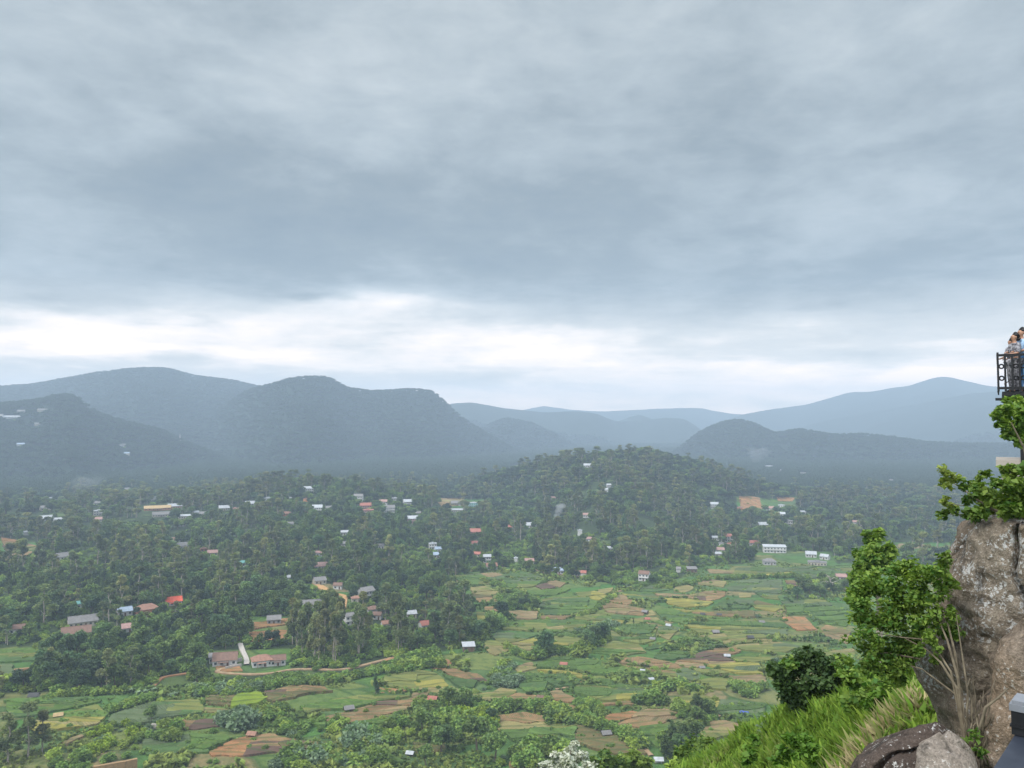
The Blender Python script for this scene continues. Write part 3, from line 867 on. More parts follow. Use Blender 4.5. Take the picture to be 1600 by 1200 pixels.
FIELDS = [q for f in FIELDS for q in split(*f)]
print('fields', len(FIELDS))
crop_pts = []          # (x, y, height, r, g, b)
field_world = []
for fi, (kind, poly) in enumerate(FIELDS):
    mat, cc, ch, sp = FM[kind]
    P3 = [at_hit(px, py, 200) for px, py in poly]
    P2 = [Vector((p.x, p.y)) for p in P3]
    cx = sum(p.x for p in P2) / len(P2); cyy = sum(p.y for p in P2) / len(P2)
    dist = math.hypot(cx, cyy)
    step = max(2.0, dist / 130)
    cc_ = Vector((cx, cyy))
    P2 = [cc_ + (p - cc_) * 1.10 for p in P2]
    # round the outline: Chaikin, then resample and wobble
    for _ in range(1):
        Q = []
        for i in range(len(P2)):
            a, b_ = P2[i], P2[(i + 1) % len(P2)]
            Q += [a * .93 + b_ * .07, a * .07 + b_ * .93]
        P2 = Q
    out = []
    for i in range(len(P2)):
        a, b_ = P2[i], P2[(i + 1) % len(P2)]
        n = max(1, int((b_ - a).length / step))
        for k in range(n):
            q = a + (b_ - a) * (k / n)
            out.append(Vector((q.x + 1.1 * vnoise(q.x / 6, q.y / 6 + fi), q.y + 1.6 * vnoise(q.x / 6 + 40, q.y / 6))))
    arr = np.array([(p.x, p.y) for p in out])
    x0, y0 = arr.min(0); x1, y1 = arr.max(0)
    g = max(3.0, dist / 90)
    gx, gy = np.meshgrid(np.arange(x0, x1, g), np.arange(y0, y1, g))
    gx = gx.ravel() + rs.rand(gx.size) * g * .3; gy = gy.ravel() + rs.rand(gy.size) * g * .3
    ins = inpoly(gx, gy, [tuple(p) for p in arr])
    pts = out + [Vector((float(a), float(b_))) for a, b_ in zip(gx[ins], gy[ins])]
    nb = len(out)
    try:
        res = delaunay_2d_cdt(pts, [], [tuple(range(nb))], 1, 1e-4)
    except Exception:
        continue
    vv = np.array([(p.x, p.y) for p in res[0]]); ff = [tuple(f) for f in res[2]]
    if not len(vv) or not ff:
        continue
    zt = terrain(vv[:, 0], vv[:, 1]) + .35 + .035 * (fi % 17) + (ch * .5) + rs.rand(len(vv)) * .12
    yaw = math.pi / 2 + rng.gauss(0, .3) if rng.random() < .75 else rng.uniform(0, math.pi)
    ca, sa = math.cos(-yaw), math.sin(-yaw)
    zc_ = float(zt.mean())
    lx, ly = vv[:, 0] - cx, vv[:, 1] - cyy
    V = np.stack([lx * ca - ly * sa, lx * sa + ly * ca, zt - zc_], -1)
    # skirt
    from collections import Counter
    ec = Counter()
    for f in ff:
        for i in range(len(f)):
            a, b_ = f[i], f[(i + 1) % len(f)]
            ec[(min(a, b_), max(a, b_))] += 1
    V = V.tolist(); low_i = {}
    for (a, b_), c in list(ec.items()):
        if c == 1:
            for q in (a, b_):
                if q not in low_i:
                    low_i[q] = len(V); V.append([V[q][0], V[q][1], V[q][2] - 1.6 - ch])
            ff.append((a, b_, low_i[b_], low_i[a]))
    o = mesh_obj('field', V, ff, mat, loc=(cx, cyy, zc_))
    o.rotation_euler = (0, 0, yaw)
    tag(o, kind='structure')
    wp = [tuple(p) for p in arr]
    field_world.append((wp, kind, dist))
    if cc:
        sp_ = max(sp, dist / 280)
        # rows along the field's own direction
        R1 = max(x1 - x0, y1 - y0)
        u, v = np.meshgrid(np.arange(-R1, R1, sp_), np.arange(-R1, R1, sp_ * .8))
        u = u.ravel() + rs.randn(u.size) * .12; v = v.ravel() + rs.rand(v.size) * sp_ * .7
        X = cx + u * math.cos(yaw) - v * math.sin(yaw); Y = cyy + u * math.sin(yaw) + v * math.cos(yaw)
        k = inpoly(X, Y, wp) & (rs.rand(X.size) < .85)
        X, Y = X[k], Y[k]
        va = .8 + .4 * rs.rand(len(X))
        crop_pts.append(np.stack([X, Y, terrain(X, Y) + .3, ch * (.7 + .6 * rs.rand(len(X))), cc[0] * va, cc[1] * va, cc[2] * va], -1))


def tufts(name, pts, width, mat, nb=4, lean=.5):
    """many small upright clumps as one mesh; pts rows x,y,z,h,r,g,b"""
    n = len(pts)
    V = []; C = []
    N = n * nb
    base = np.repeat(pts, nb, 0)
    a = rs.rand(N) * 2 * np.pi
    h = base[:, 3]
    wd = h * width * (.6 + .8 * rs.rand(N))
    dx, dy = np.cos(a), np.sin(a)
    ox, oy = (rs.rand(N) - .5) * h * .8, (rs.rand(N) - .5) * h * .8
    p = np.stack([base[:, 0] + ox, base[:, 1] + oy, base[:, 2] - .1], -1)
    side = np.stack([-dy, dx, 0 * dx], -1) * wd[:, None]
    le = h * lean * (.3 + rs.rand(N))
    mid = p + np.stack([dx * le * .35, dy * le * .35, h * .65], -1)
    tip = p + np.stack([dx * le, dy * le, h * (.75 + .35 * rs.rand(N))], -1)
    V = np.stack([p - side * .5, p + side * .5, mid + side, tip, mid - side], 1).reshape(-1, 3)
    i0 = np.arange(N) * 5
    f = np.stack([i0, i0 + 1, i0 + 2, i0 + 4], -1); f2 = np.stack([i0 + 4, i0 + 2, i0 + 3, i0 + 3], -1)
    col = np.concatenate([np.repeat(base[:, 4:7], 5, 0), np.ones((N * 5, 1))], -1)
    fs = f.tolist() + [q[:3] for q in f2.tolist()]
    me = bpy.data.meshes.new(name)
    me.vertices.add(len(V)); me.vertices.foreach_set('co', V.astype(np.float32).ravel())
    tri = np.stack([i0 + 4, i0 + 2, i0 + 3], -1)
    li = np.concatenate([f.ravel(), tri.ravel()]).astype(np.int32)
    me.loops.add(len(li)); me.loops.foreach_set('vertex_index', li)
    me.polygons.add(2 * N)
    me.polygons.foreach_set('loop_start', np.concatenate([np.arange(N) * 4, 4 * N + np.arange(N) * 3]).astype(np.int32))
    me.polygons.foreach_set('loop_total', np.concatenate([np.full(N, 4), np.full(N, 3)]).astype(np.int32))
    me.materials.append(mat)
    me.update(calc_edges=True)
    at_ = me.attributes.new('kindcol', 'FLOAT_COLOR', 'POINT'); at_.data.foreach_set('color', col.astype(np.float32).ravel())
    o = bpy.data.objects.new(name, me); sc.collection.objects.link(o)
    return o


M['crop'] = attr_mat('crop_leaves')
M['grassblade'] = attr_mat('grass_blades', .3, .6)
crops = tufts('crops', np.concatenate(crop_pts), .32, M['crop'], 4)
tag(crops, 'rows of green and ripening crops growing on the valley fields', 'crops', kind='stuff')
# rough herbage on the open ground between the fields
vp = np.array(VALLEY)
n = 90000
azr = np.radians(rs.uniform(-35, 30, n)); rrr = 255 + (760 - 255) * rs.rand(n) ** 1.3
X, Y = np.sin(azr) * rrr, np.cos(azr) * rrr
k = is_open(X, Y) & (inpoly(X, Y, VALLEY) | (rrr < 330))
for wp, kind, dist in field_world:
    if kind in ('tan', 'pink', 'brown', 'red', 'mauve', 'yellow', 'olive'):
        k &= ~inpoly(X, Y, wp)
X, Y = X[k], Y[k]
k = (fbm(X / 14 + 3, Y / 14, oct=3) + .35 * fbm(X / 50, Y / 50, oct=2)) > .08
X, Y = X[k], Y[k]
hh = .5 + 1.1 * rs.rand(len(X)) ** 2
hh *= 1 + .8 * (fbm(X / 30, Y / 30, oct=2) > .15)
mixn = np.clip(.5 + fbm(X / 22 + 5, Y / 22, oct=3) * 1.3, 0, 1)[:, None]
colr = np.array([(.075, .130, .028)]) * (1 - mixn) + np.array([(.18, .22, .045)]) * mixn
colr = colr * (.75 + .5 * rs.rand(len(X), 1))
herb = tufts('rough_grass', np.concatenate([np.stack([X, Y, terrain(X, Y), hh], -1), colr], -1), .45, M['crop'], 4, .7)
tag(herb, 'rough green grass and herbs between the fields', 'grass', kind='stuff')

# ------------------------------------------------------------------ houses
ROOF = {'grey': (.16, .155, .15), 'white': (.34, .36, .375), 'red': (.30, .115, .085), 'brown': (.15, .09, .065), 'teal': (.10, .25, .23), 'pink': (.29, .18, .155), 'blue': (.24, .30, .37), 'signal': (.58, .10, .05), 'rust': (.24, .13, .09), 'straw': (.36, .26, .13), 'dark': (.05, .05, .05), 'tarp': (.06, .10, .40)}
WALL = {'white': (.50, .50, .48), 'cream': (.40, .37, .30), 'pink': (.38, .23, .21), 'teal': (.20, .42, .42), 'brick': (.38, .17, .10), 'grey': (.34, .34, .33), 'orange': (.60, .26, .12), 'wood': (.14, .10, .07), 'red': (.40, .10, .09), 'blue': (.08, .16, .50), 'dark': (.06, .06, .06), 'earth': (.36, .23, .13)}
RM = {k: noisy_mat('roof_sheet_' + k, tuple(c * .75 for c in v), tuple(min(1, c * 1.2) for c in v), .8, .75, 0, .3, 5, .08) for k, v in ROOF.items()}
WM = {k: noisy_mat('wall_paint_' + k, tuple(c * .72 for c in v), tuple(min(1, c * 1.08) for c in v), .7, .9, 0, .2, 5, .08) for k, v in WALL.items()}
M['glass'] = bsdf_mat('dark_window', (.03, .035, .04), .25)[0]
M['door'] = noisy_mat('door_wood', (.06, .035, .02), (.12, .07, .04), 2)
M['concrete'] = noisy_mat('concrete', (.26, .24, .21), (.40, .37, .33), 1.2, .9)
M['post'] = noisy_mat('rough_timber', (.08, .06, .04), (.18, .13, .09), 2)

# x, y of the foot, width in px, storeys, roof shape (g gable, h hip, f flat, s lean-to), roof, wall, turn, label
HOUSES = [
    (14, 653, 26, 1, 'g', 'white', 'white', .05, 'long white building high on the hazy left hill, small tower at its end'),
    (66, 642, 12, 1, 'g', 'grey', 'cream', .3, 'pale little house on the hazy left hill, above the long white building'),
    (33, 644, 9, 1, 'g', 'grey', 'white', -.3, 'tiny whitish house just above the long white building on the left hill'),
    (58, 664, 7, 1, 'g', 'grey', 'cream', .2, 'faint small house below the long white building on the left hill'),
    (32, 696, 9, 1, 'g', 'blue', 'grey', .1, 'faint pale roof far down the hazy left hill near the picture edge'),
    (198, 710, 7, 1, 'g', 'blue', 'cream', .1, 'small pale house beside a bare ochre patch on the left hillside'),
    (191, 697, 8, 1, 'g', 'grey', 'grey', .4, 'faint grey roof uphill of the ochre patch on the left hillside'),
    (80, 781, 14, 1, 'f', 'white', 'grey', .3, 'low house with slanting white roof alone in hazy trees at far left'),
    (151, 789, 16, 1, 'g', 'grey', 'grey', .0, 'grey roofed house directly above the white two storey house at left'),
    (154, 805, 13, 2, 'f', 'white', 'white', .05, 'white two storey house with flat roof between trees at left'),
    (152, 815, 12, 1, 'g', 'pink', 'cream', .0, 'pinkish roofed house just below the white two storey house at left'),
    (91, 815, 12, 1, 's', 'white', 'white', .1, 'bright white roof, right one of the low pair in trees at far left'),
    (72, 813, 15, 1, 'g', 'white', 'grey', .1, 'dull whitish long roof, left one of the low pair at far left'),
    (71, 797, 13, 1, 'g', 'grey', 'cream', .2, 'muted grey roofed house above the pair of whitish roofs at far left'),
    (197, 767, 9, 1, 'g', 'grey', 'grey', .5, 'small grey gabled house in haze above the left settlement'),
    (240, 782, 7, 2, 'f', 'white', 'white', .1, 'narrow white building standing above the long tan roofs at left'),
    (246, 797, 36, 1, 'g', 'cream' if 0 else 'straw', 'brick', .04, 'long low building with straw coloured roof and brown walls at left'),
    (273, 794, 19, 1, 'g', 'white', 'brick', .1, 'pale roofed block adjoining the long straw roofed building on its right'),
    (252, 807, 24, 1, 'g', 'grey', 'cream', .0, 'grey roofed row house below the long straw roofed building'),
    (286, 810, 20, 1, 's', 'white', 'cream', .1, 'white lean-to roofed house below and right of the long straw roofed building'),
    (306, 804, 8, 1, 'g', 'white', 'white', .5, 'tiny white house, left of two beside the white lean-to roofed house'),
    (318, 806, 11, 1, 'g', 'grey', 'white', -.3, 'greyish house, right of two beside the white lean-to roofed house'),
    (284, 822, 10, 1, 's', 'white', 'grey', .0, 'thin white roof sunk in trees below the left settlement'),
    (350, 797, 15, 1, 'g', 'white', 'cream', .1, 'white roofed house left of a salmon walled house above the left woods'),
    (367, 798, 10, 1, 'f', 'pink', 'pink', .0, 'small salmon walled house between two white roofed neighbours'),
    (391, 790, 15, 1, 'g', 'white', 'grey', .1, 'long pale roof right of the salmon walled house'),
    (284, 857, 26, 1, 'h', 'grey', 'cream', .2, 'cream house with wide grey hipped roof in a clearing at left'),
    (273, 848, 14, 1, 'g', 'brown', 'grey', -.3, 'brown roof tucked behind the cream hipped roof house at left'),
    (76, 852, 9, 1, 'g', 'brown', 'orange', .1, 'little orange walled house above the red earth terraces at far left'),
    (98, 874, 21, 1, 'g', 'grey', 'white', .45, 'white house with long grey sloping roof below the red earth terraces'),
    (40, 836, 7, 1, 's', 'white', 'white', .1, 'tiny white shed above the red earth terraces at far left'),
    (271, 945, 22, 1, 'g', 'signal', 'white', .1, 'white house under a vivid red orange roof in the left wood'),
    (229, 958, 30, 1, 'h', 'rust', 'brick', .25, 'brick house with wide rusty roof left of the vivid red roof'),
    (194, 961, 19, 1, 'g', 'blue', 'grey', .2, 'house with grey blue sheet roof left of the rusty roofed brick house'),
    (129, 977, 36, 1, 'g', 'grey', 'cream', .1, 'long grey roofed house in trees, above the dark brown roofed white house'),
    (119, 995, 36, 1, 'g', 'brown', 'white', .0, 'white house with long dark brown roof near the lower left trees'),
    (27, 989, 18, 1, 'g', 'brown', 'white', -.1, 'white walled house with dark roof at the left picture edge in trees'),
    (126, 950, 9, 1, 's', 'teal', 'white', .0, 'tiny pale green shed above the long grey roofed house'),
    (110, 941, 13, 1, 'g', 'brown', 'wood', .5, 'small brown peaked roof left of the tiny pale green shed'),
    (202, 987, 20, 1, 'g', 'pink', 'grey', .1, 'faded pinkish roofed house hidden among tall trees left of centre'),
    (318, 862, 10, 1, 'f', 'rust', 'brick', .2, 'unfinished brick building on bare earth right of the cream hipped house'),
    (332, 868, 14, 1, 'g', 'pink', 'cream', .0, 'cream house with pale pink roof below the unfinished brick building'),
    (380, 890, 14, 2, 'h', 'teal', 'white', .1, 'white two storey house with turquoise roof in the left woods'),
    (496, 800, 16, 2, 'g', 'white', 'white', -.05, 'white two storey house with notched front on the upper left slope'),
    (514, 797, 11, 1, 'g', 'grey', 'grey', .2, 'dull grey house right of the white notched front house'),
    (478, 802, 9, 1, 'g', 'brown', 'brick', .3, 'small dark brick house left of the white notched front house'),
    (448, 806, 11, 1, 'g', 'rust', 'brick', .1, 'low rust red roof on the slope left of the small dark brick house'),
    (454, 822, 8, 1, 'g', 'grey', 'grey', .1, 'isolated small grey house below the low rust red roof'),
    (575, 804, 17, 2, 'f', 'red', 'pink', .0, 'pink two storey house with red bands in the middle settlement'),
    (571, 793, 18, 1, 'g', 'red', 'pink', .1, 'house with faded red roof directly behind the pink two storey house'),
    (607, 800, 19, 2, 'g', 'grey', 'white', .1, 'white two storey house with grey roof right of the pink house'),
    (599, 787, 12, 1, 'g', 'pink', 'white', .0, 'small pinkish roofed house above the white two storey grey roofed house'),
    (617, 785, 10, 2, 'f', 'white', 'grey', .0, 'square grey house with flat white roof on the middle ridge'),
    (638, 787, 16, 1, 'g', 'white', 'white', .2, 'white house with white roof right of the square flat roofed house'),
    (560, 782, 14, 2, 'g', 'grey', 'white', -.2, 'white house with several gables on the ridge above the faded red roof'),
    (480, 770, 19, 2, 'h', 'white', 'white', .1, 'large white house standing highest on the left middle ridge'),
    (478, 783, 8, 1, 'f', 'orange' if 0 else 'rust', 'orange', .0, 'tiny orange walled house just below the highest white house'),
    (417, 782, 9, 1, 's', 'white', 'white', .2, 'lone white shed on the left end of the middle ridge'),
    (452, 782, 6, 1, 's', 'white', 'grey', .1, 'minute pale hut between lone white shed and orange walled house'),
    (536, 836, 16, 1, 's', 'white', 'white', .0, 'long white roof alone in the dark middle woods'),
    (536, 854, 13, 1, 's', 'grey', 'grey', .0, 'low grey roof under the long white roof in the middle woods'),
    (496, 869, 13, 1, 'h', 'pink', 'white', .1, 'white house with dusty pink hipped roof in the middle woods'),
    (595, 857, 10, 1, 'g', 'grey', 'white', .1, 'small whitish house deep in woods left of the stepped houses'),
    (646, 817, 19, 2, 'g', 'white', 'pink', .05, 'pink two storey house with broad white roof below the middle ridge'),
    (653, 805, 9, 1, 'g', 'grey', 'grey', .0, 'small grey roof behind the pink house with broad white roof'),
    (713, 789, 17, 1, 'g', 'teal' if 0 else 'grey', 'grey', .0, 'long dark grey shed left of the turquoise windowed building'),
    (740, 792, 18, 2, 'f', 'white', 'teal', .0, 'two storey building with turquoise front and white flat roof'),
    (714, 800, 18, 1, 's', 'white', 'cream', .1, 'pale low roof under the long dark grey shed'),
    (743, 834, 23, 1, 'g', 'red', 'pink', .0, 'house with wide salmon red roof in the central woods'),
    (742, 853, 14, 1, 'g', 'red', 'white', .2, 'white walled house with red roof below the wide salmon roof'),
    (745, 870, 12, 1, 'g', 'red', 'cream', -.2, 'lowest of the three red roofs stacked down the central woods'),
    (676, 858, 12, 2, 'f', 'white', 'white', .1, 'white narrow house, upper left one of the stepped blue grey group'),
    (685, 862, 12, 1, 'g', 'blue', 'white', .2, 'blue grey roofed house, middle one of the stepped group'),
    (684, 871, 14, 1, 'g', 'blue', 'grey', .1, 'lowest house of the stepped blue grey group'),
    (795, 827, 12, 1, 'g', 'red', 'white', .3, 'red roofed white house right of the salmon roof group'),
    (829, 824, 18, 1, 'g', 'white', 'white', .0, 'long white building with a thin mast in the central woods'),
    (761, 879, 12, 2, 'g', 'white', 'grey', .1, 'grey house with pale roof at the forest edge above the fields'),
    (768, 889, 17, 1, 'g', 'rust', 'grey', .2, 'low brownish roof just above the first fields'),
    (806, 877, 5, 1, 'f', 'white', 'white', .0, 'tiny bright white hut on the green slope above the fields'),
    (827, 881, 14, 1, 'g', 'pink', 'white', .1, 'white house with pinkish roof on the green slope above the fields'),
    (871, 896, 18, 1, 'h', 'blue', 'grey', .1, 'house with pale grey blue hipped roof at the dirt bend above the fields'),
    (902, 900, 9, 1, 'g', 'brown', 'white', .1, 'small white house, left one of the roadside pair at the wood foot'),
    (912, 900, 8, 1, 'g', 'red', 'white', -.1, 'small white house, right one of the roadside pair at the wood foot'),
    (906, 837, 7, 2, 'f', 'white', 'white', .0, 'narrow white house with dark openings on the central slope'),
    (919, 846, 10, 1, 'g', 'pink', 'white', .2, 'pink roofed house beside the narrow white house on the central slope'),
    (953, 861, 9, 1, 'g', 'white', 'white', .3, 'small white house alone in dense trees of the central slope'),
    (1007, 907, 16, 2, 'g', 'brown', 'white', -.3, 'white gabled house at the forest foot facing the fields'),
    (1060, 894, 6, 1, 'g', 'grey', 'white', .1, 'tiny white house right of the white gabled forest foot house'),
    (1081, 894, 14, 1, 's', 'grey', 'wood', .2, 'low grey barn at the forest foot above the pale fields'),
    (1118, 844, 10, 1, 's', 'white', 'white', .1, 'white roofed hut left of the red and white stacked house'),
    (1140, 846, 14, 2, 'g', 'red', 'white', .1, 'white two storey house with red gables on the right slope'),
    (1142, 854, 11, 1, 'f', 'red', 'white', .0, 'lower white annex in front of the red gabled two storey house'),
    (1127, 853, 7, 1, 'f', 'grey', 'white', .0, 'tiny white cabin left of the lower white annex'),
    (1125, 863, 12, 1, 'g', 'pink', 'white', .2, 'whitish house below the tiny white cabin on the right slope'),
    (1123, 870, 10, 1, 's', 'white', 'cream', .0, 'lowest pale roof of the right slope cluster'),
    (1177, 852, 13, 1, 'g', 'red', 'white', .2, 'house with red roof left of the large white building'),
    (1210, 863, 33, 2, 's', 'white', 'white', .15, 'large white two storey building standing out on the right'),
    (1202, 882, 18, 1, 'h', 'grey', 'grey', .2, 'grey roofed house below the large white building'),
    (1267, 870, 15, 1, 'g', 'white', 'white', .1, 'white roofed house, left one of the cluster right of the large building'),
    (1289, 874, 12, 1, 'g', 'white', 'white', -.4, 'white house, right one of the cluster right of the large building'),
    (1277, 883, 26, 1, 'f', 'grey', 'cream', .0, 'long low greyish yard building in front of the right white cluster'),
    (1314, 906, 14, 1, 'g', 'pink', 'grey', .2, 'weathered house among trees at the right end of the fields'),
    (1203, 797, 11, 1, 'g', 'pink', 'white', .0, 'white house under the red earth bank on the right hill'),
    (1221, 795, 9, 2, 'f', 'white', 'white', .1, 'white upright house right of the house under the red earth bank'),
    (1222, 806, 10, 1, 'g', 'white', 'white', -.2, 'white gabled house a little below the white upright house'),
    (1231, 821, 13, 2, 'f', 'grey', 'grey', .1, 'greyish concrete house lowest below the red earth bank'),
    (1192, 823, 14, 1, 'g', 'white', 'cream', .3, 'pale angled roof left of the greyish concrete house'),
    (1255, 803, 8, 1, 's', 'white', 'white', .0, 'small white roof right of the red earth bank houses'),
    (1337, 819, 8, 1, 'g', 'pink', 'grey', .0, 'faint lone house far right in the blue woods'),
    (1116, 794, 12, 2, 'g', 'white', 'white', .2, 'white house on the upper right slope left of the red earth bank'),
    (1156, 796, 8, 1, 'f', 'pink', 'brick', .0, 'brick hut at the left foot of the red earth bank'),
    (918, 730, 12, 1, 'g', 'white', 'grey', .0, 'faint pale house near the top of the central hill'),
    (931, 773, 5, 1, 's', 'white', 'white', .2, 'speck-like white house halfway up the central hill, leftmost of three'),
    (947, 768, 6, 1, 'g', 'white', 'white', .0, 'speck-like white house halfway up the central hill, middle of three'),
    (951, 761, 7, 1, 'g', 'white', 'grey', .3, 'speck-like pale house halfway up the central hill, highest of three'),
    (916, 808, 10, 1, 'g', 'pink', 'white', .0, 'faint pinkish roof low on the central hill'),
    (865, 781, 8, 1, 'g', 'pink', 'grey', .0, 'small dull house above the smoke plume'),
    (1203, 730, 12, 1, 's', 'white', 'white', .0, 'white roof at the foot of the dark right hill, leftmost of the hazy row'),
    (1220, 736, 9, 1, 's', 'white', 'grey', .2, 'dull roof right below the white roof under the dark right hill'),
    (1256, 741, 14, 1, 's', 'grey', 'grey', .1, 'long faint roof, rightmost of the hazy row under the dark right hill'),
    (1392, 752, 14, 1, 's', 'grey', 'grey', .0, 'very faint long roof in the blue haze at right'),
    (499, 912, 18, 1, 'g', 'grey', 'cream', .3, 'grey roofed house at the top of the ochre dirt road'),
    (528, 920, 13, 1, 'g', 'brown', 'white', -.2, 'white house with dark doorway beside the ochre dirt road'),
    (572, 935, 22, 2, 'g', 'grey', 'grey', .6, 'grey gable ended house right of the ochre dirt road'),
    (557, 941, 15, 1, 'h', 'rust', 'cream', .1, 'brownish hipped roof in front of the grey gable ended house'),
    (485, 951, 31, 1, 'g', 'grey', 'white', .1, 'long grey roofed white house left of the ochre dirt road'),
    (545, 976, 14, 2, 'g', 'grey', 'white', .4, 'white house peeping through tall pale trunks'),
    (584, 958, 19, 1, 'h', 'brown', 'grey', .2, 'dark brown roofed house above the small white gabled house'),
    (590, 967, 13, 1, 'g', 'brown', 'white', -.3, 'small white gabled house under the dark brown roof'),
    (603, 981, 14, 1, 'g', 'rust', 'white', .3, 'house with rusty brown roof right of the small white gabled house'),
    (428, 974, 20, 1, 'g', 'grey', 'grey', .0, 'grey roofed house above the red earth terraces in the near wood'),
    (666, 982, 21, 1, 'g', 'red', 'white', .4, 'house with orange red roof and white end wall in the near wood'),
    (642, 965, 16, 1, 'g', 'white', 'cream', .2, 'pale roofed house left of the orange red roof in the near wood'),
    (501, 889, 20, 1, 'g', 'pink', 'grey', .1, 'faded pink roof above the ochre dirt road'),
    (450, 908, 6, 1, 's', 'white', 'white', .0, 'bright white speck of a shed deep in trees left of the ochre road'),
    (352, 1037, 34, 1, 'g', 'brown', 'white', -.08, 'white house with porch openings left of the steep concrete track'),
    (333, 1035, 11, 1, 's', 'grey', 'white', .0, 'small white outhouse at the left end beside the steep concrete track'),
    (409, 1039, 29, 1, 'h', 'rust', 'white', .1, 'white house with wide mauve brown roof right of the steep concrete track'),
    (434, 1038, 22, 1, 'g', 'brown', 'white', .05, 'white house with dark roof, right neighbour of the mauve brown roof'),
    (732, 1017, 18, 1, 's', 'white', 'wood', .1, 'open timber shed with pale sheet roof at the wood corner by the fields'),
]
HUTS = [
    (53, 1092, 11, 'dark', 'white', 'dark and white tarpaulin hut on the lower left terraces'), (91, 1122, 10, 'straw', 'dark', 'straw thatched hut glowing tan on the lower left terraces'),
    (545, 1112, 13, 'grey', 'wood', 'grey sheeted hut at the upper edge of the long ploughed strip'), (676, 1097, 13, 'red', 'blue', 'hut with red roof and bright blue side'),
    (881, 1042, 10, 'red', 'wood', 'little red roofed hut in the tall crop'), (864, 1015, 9, 'grey', 'wood', 'grey hut at the edge of the olive field above the dark hedge'),
    (878, 1118, 9, 'white', 'white', 'low white sheet shelter beside bushes right of the brown square field'), (641, 1181, 10, 'white', 'dark', 'black shelter with white roof near the bottom scrub'),
    (845, 1093, 9, 'brown', 'earth', 'brown hut beside the orange soil mound'), (394, 1152, 12, 'rust', 'earth', 'brown hut on top of the big red soil mound'),
    (1005, 1051, 7, 'white', 'grey', 'pale hut at the lower side of the wide tan field'), (1017, 1064, 7, 'white', 'white', 'white hut in the green crop below the wide tan field'),
    (1090, 1075, 9, 'dark', 'wood', 'dark hut at the left border of a vivid green plot'), (1097, 1046, 7, 'grey', 'wood', 'grey hut between mauve and yellow fields'),
    (1136, 1028, 8, 'white', 'grey', 'whitish hut at the right end of the mauve field'), (1172, 999, 8, 'dark', 'red', 'dark reddish hut in the large straw coloured field'),
    (1118, 991, 9, 'grey', 'wood', 'grey hut left above the large straw coloured field'), (1045, 980, 7, 'white', 'white', 'white hut at the head of the pale striped cabbage plot'),
    (1020, 1001, 7, 'grey', 'cream', 'greyish hut left of the pale striped cabbage plot'), (947, 1151, 13, 'grey', 'dark', 'dark hut with whitish front beside the lower olive crop'),
    (1029, 1192, 12, 'white', 'grey', 'white sheeted shelter at the bottom above the grass slope'), (1073, 1137, 9, 'white', 'dark', 'white roofed dark hut under a small tree by the pale soil'),
    (1008, 959, 8, 'grey', 'wood', 'grey hut at the junction of small paths mid valley'), (1011, 970, 7, 'red', 'pink', 'pink hut just below the grey junction hut'),
    (1163, 1119, 10, 'tarp', 'dark', 'blue tarpaulin shelter in the striped grey green plot'), (1190, 975, 7, 'grey', 'wood', 'small grey hut in the long green crop rows at right'),
    (1098, 962, 6, 'dark', 'wood', 'tiny dark hut, left one of two in the brown strip'), (1124, 963, 6, 'dark', 'dark', 'tiny dark hut, right one of two in the brown strip'),
]
tree_block = []      # screen rectangles kept clear in front of buildings


